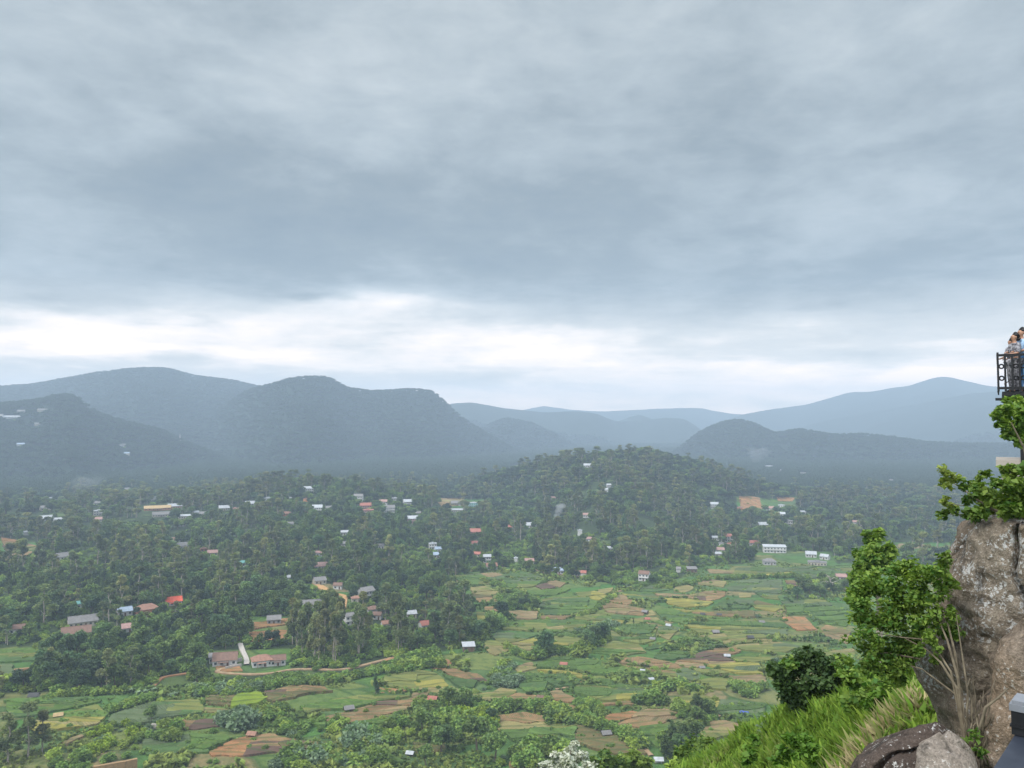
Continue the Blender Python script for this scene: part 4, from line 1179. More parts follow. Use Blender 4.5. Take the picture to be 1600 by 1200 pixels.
def house(x, y, wpx, st, shape, rc, wc, turn, label, name='house', cat='house', group=None):
    p = at_hit(x, y)
    d = math.hypot(p.x, p.y)
    W = max(3.0, wpx * d / F * .96)
    Dp = max(4.5, min(W * .75, 9))
    if shape == 's': Dp = max(4, min(W * .8, 8))
    H = 2.7 * st + .3
    rz = -math.atan2(p.x, p.y) + turn
    root = empty(name, (p.x, p.y, p.z), rz, label, cat, group)
    hw, hd = W / 2, Dp / 2
    wm = MB()
    wm.box(-hw, hw, -hd, hd, -2.5, H)
    if shape == 'g':
        rh = Dp * .30
        wm.add([(-hw, -hd, H), (-hw, hd, H), (-hw, 0, H + rh), (hw, -hd, H), (hw, hd, H), (hw, 0, H + rh)], [(0, 2, 1), (3, 4, 5)])
    wm.build('wall', WM[wc], root)
    rb = MB(); oh = .55; tk = .16
    if shape == 'g':
        rh = Dp * .30; ex, ey = hw + .4, hd + oh
        ze = H - oh * rh / hd
        V = [(-ex, -ey, ze + .05), (ex, -ey, ze + .05), (ex, 0, H + rh + .05), (-ex, 0, H + rh + .05), (ex, ey, ze + .05), (-ex, ey, ze + .05)]
        V += [(a, b_, c + tk) for a, b_, c in V]
        rb.add(V, [(0, 3, 2, 1), (3, 5, 4, 2), (6, 7, 8, 9), (9, 8, 10, 11), (0, 1, 7, 6), (4, 5, 11, 10), (1, 2, 8, 7), (2, 4, 10, 8), (5, 3, 9, 11), (3, 0, 6, 9)])
        rb.tube([(-ex, 0, H + rh + tk + .08), (ex, 0, H + rh + tk + .08)], .12, 5)
    elif shape == 'h':
        rh = Dp * .32; ex, ey = hw + oh, hd + oh; rl = max(.3, hw - hd * .8)
        V = [(-ex, -ey, H), (ex, -ey, H), (ex, ey, H), (-ex, ey, H), (-ex, -ey, H + tk), (ex, -ey, H + tk), (ex, ey, H + tk), (-ex, ey, H + tk), (-rl, 0, H + rh), (rl, 0, H + rh)]
        rb.add(V, [(0, 3, 2, 1), (0, 1, 5, 4), (1, 2, 6, 5), (2, 3, 7, 6), (3, 0, 4, 7), (4, 5, 9, 8), (5, 6, 9), (6, 7, 8, 9), (7, 4, 8)])
    elif shape == 'f':
        rb.box(-hw - .35, hw + .35, -hd - .35, hd + .35, H + .003, H + .25)
        rb.box(-hw * .3, hw * .3, -hd * .1, hd * .6, H + .253, H + 1.1)
    else:
        ex, ey = hw + .5, hd + .6
        V = [(-ex, -ey, H + .02), (ex, -ey, H + .02), (ex, ey, H + 1.1), (-ex, ey, H + 1.1)]
        V += [(a, b_, c + tk) for a, b_, c in V]
        rb.add(V, [(0, 3, 2, 1), (4, 5, 6, 7), (0, 1, 5, 4), (1, 2, 6, 5), (2, 3, 7, 6), (3, 0, 4, 7)])
    roof = rb.build('roof', RM[rc], root)
    if wpx >= 9 and name == 'house':
        n = max(2, min(7, int(round(W / 2.6))))
        for s_ in range(st):
            for i in range(n):
                cx_ = -hw + W * (i + .5) / n
                z0 = 2.7 * s_
                if s_ == 0 and i == n // 2:
                    dm = MB(); dm.box(cx_ - .5, cx_ + .5, -hd - .06, -hd - .003, z0 + .05, z0 + 2.05)
                    dm.build('door', M['door'], root)
                else:
                    q = MB(); q.box(cx_ - .6, cx_ + .6, -hd - .05, -hd - .003, z0 + .95, z0 + 2.1)
                    wn_ = q.build('window', M['glass'], root)
                    if wpx >= 26:
                        q = MB(); q.box(cx_ - .72, cx_ + .72, -hd - .16, -hd - .053, z0 + .80, z0 + .93)
                        q.build('sill', WM['white'], wn_)
        if st == 2:
            q = MB(); q.box(-hw * .96, hw * .96, -hd - 1.0, -hd - .007, 2.62, 2.78)
            for i in range(n + 1):
                xx = -hw * .94 + W * .94 * i / n
                q.box(xx - .04, xx + .04, -hd - .99, -hd - .91, 2.781, 3.6)
            q.box(-hw * .95, hw * .95, -hd - .99, -hd - .91, 3.601, 3.68)
            q.build('balcony', WM['white'], root)
        if wpx >= 22 and shape in 'gh' and rng.random() < .8:
            q = MB(); q.box(-hw * .55, hw * .35, -hd - 2.2, -hd - oh - .05, H - .75, H - .62)
            for xx in (-hw * .53, -hw * .1, hw * .33):
                q.box(xx - .07, xx + .07, -hd - 2.15, -hd - 2.0, -1.5, H - .753)
            q.build('porch', RM[rc], root)
    tree_block.append((x, y, wpx, H * F / d * 1.0, d))
    return root


M['hutpost'] = M['post']
for h in HOUSES:
    house(*h)


def hut(x, y, wpx, rc, wc, label):
    p = at_hit(x, y); d = math.hypot(p.x, p.y)
    W = wpx * d / F; rz = -math.atan2(p.x, p.y) + rng.uniform(-.5, .5)
    root = empty('field_hut', (p.x, p.y, p.z + .1), rz, label, 'hut')
    hw, hd, H = W / 2, W * .4, W * .42
    q = MB()
    for sx_ in (-1, 1):
        for sy_ in (-1, 1):
            q.box(sx_ * hw - .07, sx_ * hw + .07, sy_ * hd - .07, sy_ * hd + .07, -.8, H)
    q.build('post', M['post'], root)
    q = MB(); q.box(-hw * .93, hw * .93, -hd * .1, hd * .93, -.5, H * .95); q.build('wall', WM[wc], root)
    q = MB(); ex, ey = hw + .35, hd + .35; rh = W * .26
    V = [(-ex, -ey, H * .85), (ex, -ey, H * .85), (ex, 0, H + rh), (-ex, 0, H + rh), (ex, ey, H * .85), (-ex, ey, H * .85)]
    V += [(a, b_, c + .12) for a, b_, c in V]
    q.add(V, [(0, 3, 2, 1), (3, 5, 4, 2), (6, 7, 8, 9), (9, 8, 10, 11), (0, 1, 7, 6), (4, 5, 11, 10), (1, 2, 8, 7), (2, 4, 10, 8), (5, 3, 9, 11), (3, 0, 6, 9)])
    q.build('roof', RM[rc], root)


for h in HUTS:
    hut(*h)

# the tower beside the long white hill building, the mast by the long white house
p = at_hit(2, 653)
q = MB(); q.box(-3, 3, -3, 3, -2, 9); q.box(-3.5, 3.5, -3.5, 3.5, 9.003, 9.6)
tag(q.build('tower', WM['white'], None, loc=p), 'square white tower at the left end of the long white hill building', 'tower')
p = at_hit(281, 690, 800)
q = MB(); q.tube([(0, 0, -1), (0, 0, 12), (0, 0, 22)], [2.2, 1.5, .4], 8)
tag(q.build('white_spire', WM['white'], None, loc=p), 'slim white spire on the hazy shoulder of the left hills', 'spire')

# roads, paths and the steep concrete track, draped on the ground
M['dirt'] = noisy_mat('dirt_track', (.20, .135, .075), (.34, .24, .14), .5, .95)
M['ochre'] = noisy_mat('ochre_earth', (.30, .17, .07), (.44, .27, .12), .4, .95)
M['redearth'] = noisy_mat('red_earth', (.22, .11, .055), (.32, .17, .08), .4, .95)


def ribbon(name, pix, width, mat, lift=.5, kind='structure', label=None, cat=None):
    P0 = [at_hit(a, b_) for a, b_ in pix]
    pts = []
    for i in range(len(P0) - 1):
        n = max(2, int((P0[i + 1] - P0[i]).length / 3))
        for k in range(n):
            q = P0[i].lerp(P0[i + 1], k / n); pts.append((q.x, q.y))
    pts.append((P0[-1].x, P0[-1].y))
    pts = np.array(pts)
    if len(pts) > 8:
        kk = np.array([1, 2, 3, 2, 1]) / 9
        pts[2:-2, 0] = np.convolve(pts[:, 0], kk, 'valid'); pts[2:-2, 1] = np.convolve(pts[:, 1], kk, 'valid')
    T = np.gradient(pts, axis=0); T /= np.linalg.norm(T, axis=1)[:, None] + 1e-9
    Nn = np.stack([-T[:, 1], T[:, 0]], -1)
    wv = width * (1 + .25 * vnoise(np.arange(len(pts)) * .6, np.arange(len(pts)) * 0 + width))[:, None]
    rows = []
    for o_, dz in ((-.5, -1.2), (-.48, 0), (0, .08), (.48, 0), (.5, -1.2)):
        q = pts + Nn * wv * o_
        rows.append(np.stack([q[:, 0], q[:, 1], terrain(pts[:, 0], pts[:, 1]) + lift + dz], -1))
    V = np.stack(rows, 1).reshape(-1, 3); n = len(pts)
    Fs = [(i * 5 + j, i * 5 + j + 1, (i + 1) * 5 + j + 1, (i + 1) * 5 + j) for i in range(n - 1) for j in range(4)]
    o = mesh_obj(name, V, Fs, mat)
    tag(o, label, cat, None, kind)
    return pts


paths = []
for pix, wd, mt in (
    ([(338, 1050), (350, 1053), (376, 1054), (400, 1055), (432, 1052), (448, 1047), (480, 1046), (524, 1048), (544, 1046), (580, 1037), (620, 1027)], 2.2, 'dirt'),
    ([(338, 1050), (345, 1046), (376, 1040)], 2.0, 'dirt'), ([(228, 1080), (238, 1076), (250, 1060), (258, 1058), (292, 1053)], 2.0, 'redearth'),
    ([(490, 911), (502, 918), (516, 927), (528, 929), (540, 931), (539, 941), (535, 954)], 3.4, 'ochre'), ([(497, 916), (512, 923), (524, 930)], 6.5, 'ochre'),
    ([(697, 896), (728, 893), (760, 890), (790, 887)], 1.8, 'dirt'), ([(820, 880), (834, 890), (856, 896), (930, 904)], 2.6, 'dirt'), ([(686, 1047), (700, 1036), (690, 1032)], 6, 'redearth'),
    ([(600, 1033), (618, 1028), (640, 1024)], 3.4, 'redearth'), ([(900, 963), (930, 953), (948, 940), (960, 926), (985, 920)], 1.6, 'teal'), ([(998, 1160), (1008, 1172), (1018, 1182)], 2, 'dirt'),
    ([(1130, 1095), (1126, 1108), (1122, 1122)], 1.6, 'dirt'), ([(868, 1078), (890, 1075), (910, 1066), (924, 1058)], 1.4, 'teal'), ([(1010, 972), (1020, 980), (1040, 984)], 1.5, 'dirt'),
):
    if mt == 'teal': mt = 'dirt'
    paths.append(ribbon('path', pix, wd, M[mt]))
ribbon('concrete_track', [(375, 1006), (377, 1014), (382, 1024), (386, 1032), (385, 1040)], 2.7, M['concrete'], .8)


def low_wall(pix, h, mat, name, label, cat, th=.6):
    P0 = [at_hit(a, b_) for a, b_ in pix]
    q = MB()
    for a, b_ in zip(P0[:-1], P0[1:]):
        d = (b_ - a); L_ = d.length; d.normalize(); s_ = Vector((-d.y, d.x, 0)).normalized() * th / 2
        V = []
        for pz in (a, b_):
            for zz_ in (-1.5, h):
                V += [pz - s_ + Vector((0, 0, zz_)), pz + s_ + Vector((0, 0, zz_))]
        q.add(V, [(0, 1, 3, 2), (4, 6, 7, 5), (0, 2, 6, 4), (1, 5, 7, 3), (2, 3, 7, 6)])
    tag(q.build(name, mat), label, cat)


low_wall([(346, 1040), (362, 1036), (378, 1033)], 1.8, M['concrete'], 'retaining_wall', 'upper pale retaining wall below the white house with porch openings', 'wall')
low_wall([(352, 1046), (366, 1043), (377, 1041)], 1.3, M['concrete'], 'retaining_wall', 'lower pale retaining wall stepping down to the footpath', 'wall')
M['claywall'] = noisy_mat('clay_brick_wall', (.20, .13, .07), (.36, .23, .11), 1.2, .95)
low_wall([(21, 1060), (29, 1059), (60, 1056)], 4.2, M['claywall'], 'brick_shed_wall', 'long ochre brick wall of a roofless shed at the left edge', 'wall', 1.6)
low_wall([(146, 1212), (178, 1206), (196, 1203), (214, 1199)], 3.2, M['claywall'], 'earth_bank_wall', 'curved ochre earth wall cut off by the bottom edge at left', 'wall', 1.2)

# ------------------------------------------------------------------ foliage builders
def leaf_faces(C, size, elong=1.6, up=.35, seed=0, fold=.25):
    """one folded leaf (two triangles' worth in one quad pair) per centre"""
    r_ = np.random.RandomState(seed)
    n = len(C)
    d = r_.randn(n, 3); d[:, 2] = d[:, 2] * .6 + up * .2
    d /= np.linalg.norm(d, axis=1)[:, None]
    nn = r_.randn(n, 3); nn[:, 2] = np.abs(nn[:, 2]) + up * 1.5
    s = np.cross(d, nn); s /= np.linalg.norm(s, axis=1)[:, None] + 1e-9
    nrm = np.cross(s, d)
    sz = (size * (.6 + .8 * r_.rand(n)))[:, None]
    a = C - d * sz * .5 * elong
    tip = C + d * sz * .5 * elong
    l = C + s * sz * .5 + nrm * sz * fold
    r2 = C - s * sz * .5 + nrm * sz * fold
    V = np.stack([a, r2, tip, l], 1).reshape(-1, 3)
    i = np.arange(n) * 4
    return V, np.stack([i, i + 1, i + 2, i + 3], -1)


def cloud_pts(lobes, per_area, seed=0, shell=.55):
    """points spread through ellipsoid lobes (c, rx, ry, rz), thicker towards the outside"""
    r_ = np.random.RandomState(seed)
    out = []
    for c, rx, ry, rz_ in lobes:
        n = int(per_area * (rx * ry + ry * rz_ + rx * rz_) / 3 * 12.6) + 3
        v = r_.randn(n, 3); v /= np.linalg.norm(v, axis=1)[:, None]
        rad = 1 - shell * r_.rand(n) ** 1.6
        # ragged outline
        rad = rad * (1 + .22 * fbm(v[:, 0] * 2.3 + c[0], v[:, 1] * 2.3 + c[1], v[:, 2] * 2.3 + c[2], 2) * 2)
        out.append(np.array(c) + v * rad[:, None] * np.array([rx, ry, rz_]))
    return np.concatenate(out)


def crown_mesh(lobes, per_area, size, seed, mat, name='crown', elong=1.3, up=.35):
    C = cloud_pts(lobes, per_area, seed)
    V, Fc = leaf_faces(C, size, elong, up, seed)
    me_o = mesh_obj(name, V, Fc, mat)
    return me_o


def tree_proto(kind, seed):
    """returns crown and trunk meshes around the tree's foot"""
    R = random.Random(seed)
    q = MB(); lobes = []
    if kind == 'euc':
        H = 23
        pts = [(0, 0, -1)]
        for i in range(1, 7):
            pts.append((R.uniform(-.35, .35) * i * .5, R.uniform(-.35, .35) * i * .5, H * i / 6.6))
        q.tube(pts, [.36 - .048 * i for i in range(7)], 6)
        for i in range(11):
            t_ = R.uniform(.42, 1.0) if i < 9 else R.uniform(.25, .45)
            a = R.uniform(0, 6.28); rr_ = (1.15 - t_) * 4.6 * R.uniform(.4, 1.1) + .3
            k = min(5, int(t_ * 6)); base = pts[k]
            c = (base[0] + math.cos(a) * rr_, base[1] + math.sin(a) * rr_, H * t_ + R.uniform(-.5, .8))
            q.tube([(base[0], base[1], base[2] * .95), ((base[0] + c[0]) / 2, (base[1] + c[1]) / 2, (base[2] + c[2]) / 2 + .2), c], [.13, .08, .03], 4)
            s = R.uniform(1.2, 2.2)
            lobes.append((c, s, s, s * R.uniform(.7, 1.15)))
        return lobes, 5.2, .62, 'bark_pale', q
    if kind == 'broad':
        H = 9
        pts = [(0, 0, -1), (R.uniform(-.2, .2), R.uniform(-.2, .2), 2), (R.uniform(-.6, .6), R.uniform(-.6, .6), 4.5), (R.uniform(-.8, .8), R.uniform(-.8, .8), 7.0)]
        q.tube(pts, [.4, .32, .22, .1], 6)
        for i in range(15):
            a = R.uniform(0, 6.28); el_ = R.uniform(-.2, 1.3)
            rr_ = R.uniform(2.0, 3.7)
            c = (math.cos(a) * math.cos(el_) * rr_, math.sin(a) * math.cos(el_) * rr_, 5.8 + math.sin(el_) * rr_ * 1.15)
            if i < 6: q.tube([pts[2], ((pts[2][0] + c[0]) / 2, (pts[2][1] + c[1]) / 2, (pts[2][2] + c[2]) / 2 - .2), c], [.16, .1, .04], 4)
            s = R.uniform(1.2, 2.2)
            lobes.append((c, s, s, s * .8))
        return lobes, 4.6, .66, 'bark_dark', q
    if kind == 'tall':
        H = 16
        pts = [(0, 0, -1), (.1, .1, 5), (R.uniform(-.3, .3), 0, 10), (0, 0, 15)]
        q.tube(pts, [.34, .28, .18, .06], 6)
        for i in range(14):
            t_ = i / 13
            a = R.uniform(0, 6.28); rr_ = (1 - t_) * 1.9 + .3
            c = (math.cos(a) * rr_, math.sin(a) * rr_, 4 + t_ * 12)
            s = 1.9 * (1 - t_ * .55) * R.uniform(.8, 1.15)
            lobes.append((c, s, s, s * 1.05))
        return lobes, 4.6, .6, 'bark_dark', q
    if kind == 'shrub':
        for i in range(6):
            a = R.uniform(0, 6.28); rr_ = R.uniform(.1, 1.5)
            s = R.uniform(.7, 1.25)
            lobes.append(((math.cos(a) * rr_, math.sin(a) * rr_, s * .7 + R.uniform(0, .7)), s, s, s * .9))
        for i in range(4):
            a = R.uniform(0, 6.28)
            q.tube([(0, 0, -.4), (math.cos(a) * .4, math.sin(a) * .4, .8), (math.cos(a), math.sin(a), 1.6)], [.07, .05, .02], 4)
        return lobes, 9, .42, 'bark_dark', q


PROTO = {}


def make_kind(key, kind, seed, leafm, dens=1.0, name='tree'):
    lobes, pa, sz, bark, q = tree_proto(kind, seed)
    PROTO[key] = (kind, lobes, pa * dens, sz, bark, q, leafm, seed, name)


for i in range(3): make_kind('e%d' % i, 'euc', 10 + i, 'euc', 1, 'eucalyptus_tree')
for i in range(3): make_kind('b%d' % i, 'broad', 30 + i, 'broad', 1, 'broadleaf_tree')
make_kind('t0', 'tall', 50, 'dark' if 0 else 'broad', 1, 'columnar_tree')
make_kind('s0', 'shrub', 60, 'shrub', 1, 'bush'); make_kind('s1', 'shrub', 61, 'shrub', 1, 'bush')
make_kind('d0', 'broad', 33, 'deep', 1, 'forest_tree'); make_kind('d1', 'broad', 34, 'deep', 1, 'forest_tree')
make_kind('v0', 'shrub', 62, 'silver', 1, 'bush'); make_kind('l0', 'shrub', 63, 'lime', 1, 'bush')
_pm = {}


def proto_meshes(key):
    if key not in _pm:
        kind, lobes, pa, sz, bark, q, leafm, seed, name = PROTO[key]
        C = cloud_pts(lobes, pa, seed); V, Fc = leaf_faces(C, sz, 1.3, .35, seed)
        a = mesh_obj('crown', V, Fc, M[leafm]); b_ = q.build('trunk', M[bark])
        ma, mb_ = a.data, b_.data
        bpy.data.objects.remove(a); bpy.data.objects.remove(b_)
        _pm[key] = (ma, mb_)
    return _pm[key]


first_of = {}


def place_tree(key, x, y, sxy, sz_, rz, label, cat, group, name=None, z=None):
    ma, mb_ = proto_meshes(key)
    zz_ = float(terrain(x, y)) if z is None else z
    root = empty(name or PROTO[key][8], (x, y, zz_), rz, label, cat, group)
    root.scale = (sxy, sxy, sz_)
    for nm, me in (('crown', ma), ('trunk', mb_)):
        o = bpy.data.objects.new(nm, me); sc.collection.objects.link(o); o.parent = root
        if key not in first_of: first_of[key] = {}
        first_of[key].setdefault(nm, o)
    return root


def gn_scatter(name, X, Y, SX, SZ, RZ, K, keys, label, cat):
    """points that carry the far repeats of trees already standing in the scene"""
    Z = terrain(X, Y)
    me = bpy.data.meshes.new(name)
    n = len(X)
    me.vertices.add(n)
    me.vertices.foreach_set('co', np.stack([X, Y, Z], -1).astype(np.float32).ravel())
    for an, av, ty in (('sc', np.stack([SX, SX, SZ], -1), 'FLOAT_VECTOR'), ('ro', np.stack([0 * RZ, 0 * RZ, RZ], -1), 'FLOAT_VECTOR')):
        at_ = me.attributes.new(an, ty, 'POINT'); at_.data.foreach_set('vector', av.astype(np.float32).ravel())
    at_ = me.attributes.new('kd', 'INT', 'POINT'); at_.data.foreach_set('value', K.astype(np.int32))
    o = bpy.data.objects.new(name, me); sc.collection.objects.link(o)
    ng = bpy.data.node_groups.new(name + '_scatter', 'GeometryNodeTree')
    ng.interface.new_socket('Geometry', in_out='INPUT', socket_type='NodeSocketGeometry')
    ng.interface.new_socket('Geometry', in_out='OUTPUT', socket_type='NodeSocketGeometry')
    N = ng.nodes; L = ng.links
    gi, go = N.new('NodeGroupInput'), N.new('NodeGroupOutput')
    iop = N.new('GeometryNodeInstanceOnPoints')
    L.new(gi.outputs[0], iop.inputs['Points'])
    g2 = N.new('GeometryNodeGeometryToInstance')
    for k in reversed(keys):
        j = N.new('GeometryNodeJoinGeometry')
        for nm in ('crown', 'trunk'):
            oi = N.new('GeometryNodeObjectInfo'); oi.transform_space = 'ORIGINAL'
            oi.inputs['Object'].default_value = first_of[k][nm]
            L.new(oi.outputs['Geometry'], j.inputs[0])
        g1 = N.new('GeometryNodeGeometryToInstance'); L.new(j.outputs[0], g1.inputs[0])
        L.new(g1.outputs[0], g2.inputs[0])
    L.new(g2.outputs[0], iop.inputs['Instance'])
    iop.inputs['Pick Instance'].default_value = True
    def attr(nm, ty):
        a = N.new('GeometryNodeInputNamedAttribute'); a.data_type = ty; a.inputs['Name'].default_value = nm
        return a.outputs['Attribute']
    L.new(attr('kd', 'INT'), iop.inputs['Instance Index'])
    L.new(attr('ro', 'FLOAT_VECTOR'), iop.inputs['Rotation'])
    L.new(attr('sc', 'FLOAT_VECTOR'), iop.inputs['Scale'])
    L.new(iop.outputs[0], go.inputs[0])
    md = o.modifiers.new('scatter', 'NODES'); md.node_group = ng
    return tag(o, label, cat, None, 'stuff')


# ------------------------------------------------------------------ where the woods stand
def spacing(r):
    return np.where(r < 1300, np.clip(r * .0105, 7.4, 13.5), 13.5 + (r - 1300) * .0022)


TX, TY = [], []
r = 332.0
while r < 4000:
    s = float(spacing(r))
    n = int(math.radians(76) * r / s)
    a = math.radians(-38) + math.radians(76) * (np.arange(n) + rs.rand(n) * .95) / n
    q = r + (rs.rand(n) - .5) * s * 1.1
    TX.append(np.sin(a) * q); TY.append(np.cos(a) * q)
    r += s * .93
TX, TY = np.concatenate(TX), np.concatenate(TY)
TR = np.hypot(TX, TY)
k = ~is_open(TX, TY) & (rs.rand(len(TX)) < .94)
dens_n = fbm(TX / 90, TY / 90, oct=3)
k &= (dens_n > -.42) | (TR > 1300)
k &= (fbm(TX / 42 + 11, TY / 42, oct=2) < .40) | (TR > 1250) | (TR < 420)
# keep tracks free
for p_ in paths:
    for x_, y_ in p_[::2]:
        k &= np.hypot(TX - x_, TY - y_) > 4.5
TX, TY, TR = TX[k], TY[k], TR[k]
TZ = terrain(TX, TY)
# near/far visible? drop those wholly behind ridges: march a coarse line of sight to the tree top
def visible(X, Y, Z):
    v = np.ones(len(X), bool)
    for f in np.linspace(.3, .97, 24):
        zz_ = CZ + (Z - CZ) * f
        v &= zz_ > terrain(X * f, Y * f) - 3
    return v
vis = visible(TX, TY, TZ + 16)
TX, TY, TR, TZ = TX[vis], TY[vis], TR[vis], TZ[vis]
n = len(TX)
S = spacing(TR)
en = fbm(TX / 70 + 31, TY / 70, oct=2)
pxs, pys = to_px(TX, TY, TZ)
stand = (pxs > 455) & (pxs < 640) & (pys > 985) & (pys < 1060)
u_ = rs.rand(n)
kd = np.where(u_ < (.24 + .5 * np.clip(en * 2, -.5, .9)) * (1 - sstep(1250, 1700, TR)) - .4 * (TR > 1700), rs.randint(0, 3, n), np.where((rs.rand(n) < .10) & (TR < 1300), 6, 3 + rs.randint(0, 3, n)))
kd = np.where(stand, rs.randint(0, 3, n), kd)
hs = (.58 + .85 * rs.rand(n) ** 1.7)
hs = np.where(TR > 1400, .85 + .2 * rs.rand(n), hs)
grow = np.clip(S / 8.6, .78, 2.1)
SX = hs * grow * np.where(kd < 3, 1.12, 1.0)
SZ = np.where(TR > 900, np.minimum(hs, .95), hs) * np.clip(grow, .8, 1.1) * np.where(kd < 3, .85, 1.0)
SX = np.where(stand, .95, SX); SZ = np.where(stand, .95 + .2 * rs.rand(n), SZ)
SX = SX * np.where((pxs < 330) & (pys > 940), 1.05, 1)
RZ = rs.rand(n) * 6.28
Ht = np.where(kd < 3, 23, np.where(kd == 6, 16, 9.5)) * SZ
# open sight lines in front of buildings: lower the growth there
hx, hy = pxs, pys
tpx = pys - Ht * F / TR
hwp = 3.2 * SX * F / TR
cut = np.zeros(n, bool); gone = np.zeros(n, bool)
for bx, by, bw, bh, bd in tree_block:
    ov = (np.abs(hx - bx) < bw * .40 + hwp * .5) & (TR < bd + 4) & (TR > bd * .6)
    bad = ov & (tpx < by - bh * .35) & (pys > by - 1)
    cut |= bad
    gone |= (np.abs(hx - bx) < bw * .5 + hwp * .5) & (np.abs(TR - bd) < 7)
# lowered trees become bushes where even a short tree would cover the wall
kd2 = kd.copy()
kd2[cut] = 7 + rs.randint(0, 2, cut.sum())
SX = np.where(cut, np.maximum(.9, grow) * (1 + .4 * rs.rand(n)), SX); SZ = np.where(cut, .8 + .5 * rs.rand(n), SZ)
far_ = (kd2 >= 3) & (kd2 < 6) & (rs.rand(n) < .12 + .88 * sstep(900, 1700, TR))  # far crowns take the cloud-shaded leaf colour, a few nearer ones too
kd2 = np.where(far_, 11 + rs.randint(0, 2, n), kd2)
keep = ~gone
# keep the tracks in view: nothing tall right in front of them
for p_ in paths[:5]:
    for x_, y_ in p_[::2]:
        r_ = math.hypot(x_, y_)
        for f_, w_ in ((1 - 8 / r_, 6), (1 - 20 / r_, 6), (1 - 34 / r_, 6)):
            keep &= np.hypot(TX - x_ * f_, TY - y_ * f_) > w_
TX, TY, TR, TZ, kd2, SX, SZ, RZ, pxs, pys = (v[keep] for v in (TX, TY, TR, TZ, kd2, SX, SZ, RZ, pxs, pys))
Hs = np.where(kd2 < 3, 23, np.where(kd2 == 6, 16, np.where((kd2 > 6) & (kd2 < 11), 2.5, 9.5))) * SZ
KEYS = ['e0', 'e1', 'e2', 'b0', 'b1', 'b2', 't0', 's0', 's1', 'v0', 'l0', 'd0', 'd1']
sizepx = Hs / TR * np.minimum(1, SX + .2)
inside = (pxs > -20) & (pxs < 1330) & (pys - Hs * F / TR < 1195)
score = np.where(inside & ((kd2 < 7) | (kd2 > 10)), sizepx, -1)
# nearest rows are the ones seen whole
for kk2 in (11, 12):
    jj = np.nonzero(kd2 == kk2)[0]; score[jj[np.argsort(-score[jj])[:3]]] += 10
order = np.argsort(-score)
ind = np.zeros(len(TX), bool); ind[order[:285]] = True


def area_of(x, y):
    if x < 110: return 'in the wood above the lower left terraces'
    if x < 330: return 'in the wood left of the steep concrete track'
    if x < 455: return 'around the two white houses by the concrete track'
    if x < 640: return 'in the stand of pale trunks above the footpath'
    if x < 800: return 'at the right end of the near wood beside the fields'
    return 'in the far wood beyond the fields'


WORDS = {'eucalyptus_tree': ('tall pale trunked eucalyptus ', 'eucalyptus trees of the near wood '), 'broadleaf_tree': ('round crowned broadleaf tree ', 'broadleaf trees of the near wood '),
         'forest_tree': ('deep green shady tree ', 'deep green trees of the near wood '), 'columnar_tree': ('narrow upright dark tree ', 'upright trees of the near wood ')}
for i in np.nonzero(ind)[0]:
    key = KEYS[kd2[i]]; nm = PROTO[key][8]; ar = area_of(pxs[i], pys[i])
    place_tree(key, float(TX[i]), float(TY[i]), float(SX[i]), float(SZ[i]), float(RZ[i]), WORDS[nm][0] + ar, 'tree', WORDS[nm][1] + ar)

# ------------------------------------------------------------------ bushes of the open valley
BP = []   # px, py, size, key


def along(poly, n, size, keys, spread=3):
    for i in range(n):
        t_ = rng.random() * (len(poly) - 1); a = int(t_); f = t_ - a
        BP.append((poly[a][0] * (1 - f) + poly[a + 1][0] * f + rng.gauss(0, spread), poly[a][1] * (1 - f) + poly[a + 1][1] * f + rng.gauss(0, spread * .35), size * rng.uniform(.7, 1.3), rng.choice(keys)))


def within(poly, n, size, keys):
    xs = [p[0] for p in poly]; ys = [p[1] for p in poly]; c = 0
    while c < n:
        x, y = rng.uniform(min(xs), max(xs)), rng.uniform(min(ys), max(ys))
        if inpoly(np.array([x]), np.array([y]), poly)[0]:
            BP.append((x, y, size * rng.uniform(.7, 1.35), rng.choice(keys))); c += 1


G = ['s0', 's1', 's0', 's1', 'b0', 'b1']
SH = ['s0', 's1']
within([(785, 932), (800, 936), (838, 938), (840, 952), (800, 955), (780, 945)], 40, 1.4, SH + ['b2'])
along([(760, 908), (775, 916), (800, 926), (820, 935), (838, 945)], 30, 1.1, SH)
along([(742, 1003), (760, 992), (775, 980), (792, 968)], 34, 1.6, SH + ['b0'], 4)
along([(900, 966), (925, 958), (945, 944), (960, 929), (985, 921), (1010, 916), (1045, 920)], 60, .9, SH, 2)
along([(1045, 918), (1075, 912), (1095, 908), (1140, 905), (1180, 903), (1225, 902), (1330, 905)], 70, 1.1, SH, 2)
along([(700, 898), (760, 889), (800, 886), (850, 897), (900, 902), (1000, 916), (1050, 912)], 70, 1.3, SH + ['b1'], 3)
along([(900, 994), (925, 988), (945, 980), (966, 978)], 34, 1.3, SH + ['v0'], 3)
along([(900, 1028), (915, 1015), (930, 1005), (950, 998)], 34, 1.5, SH + ['b2'], 3)
along([(838, 1028), (862, 1022), (900, 1021), (940, 1008)], 40, 1.3, SH, 2)
along([(838, 1029), (850, 1024), (862, 1026)], 8, 1.8, ['s0', 'b0'], 2)
within([(770, 1050), (800, 1036), (806, 1052), (806, 1072), (780, 1076), (768, 1066)], 40, 1.1, ['v0', 's0', 'v0'])
along([(795, 1012), (810, 1024), (838, 1032)], 18, 1.0, SH, 2)
along([(1076, 1008), (1060, 1015), (1040, 1020)], 12, 1.3, SH, 2)
within([(395, 1062), (430, 1056), (520, 1056), (590, 1042), (604, 1048), (560, 1066), (480, 1070), (415, 1078)], 110, .95, SH + ['s1', 's1'])
within([(600, 1034), (680, 1024), (690, 1040), (640, 1050), (600, 1054)], 60, 1.3, SH)
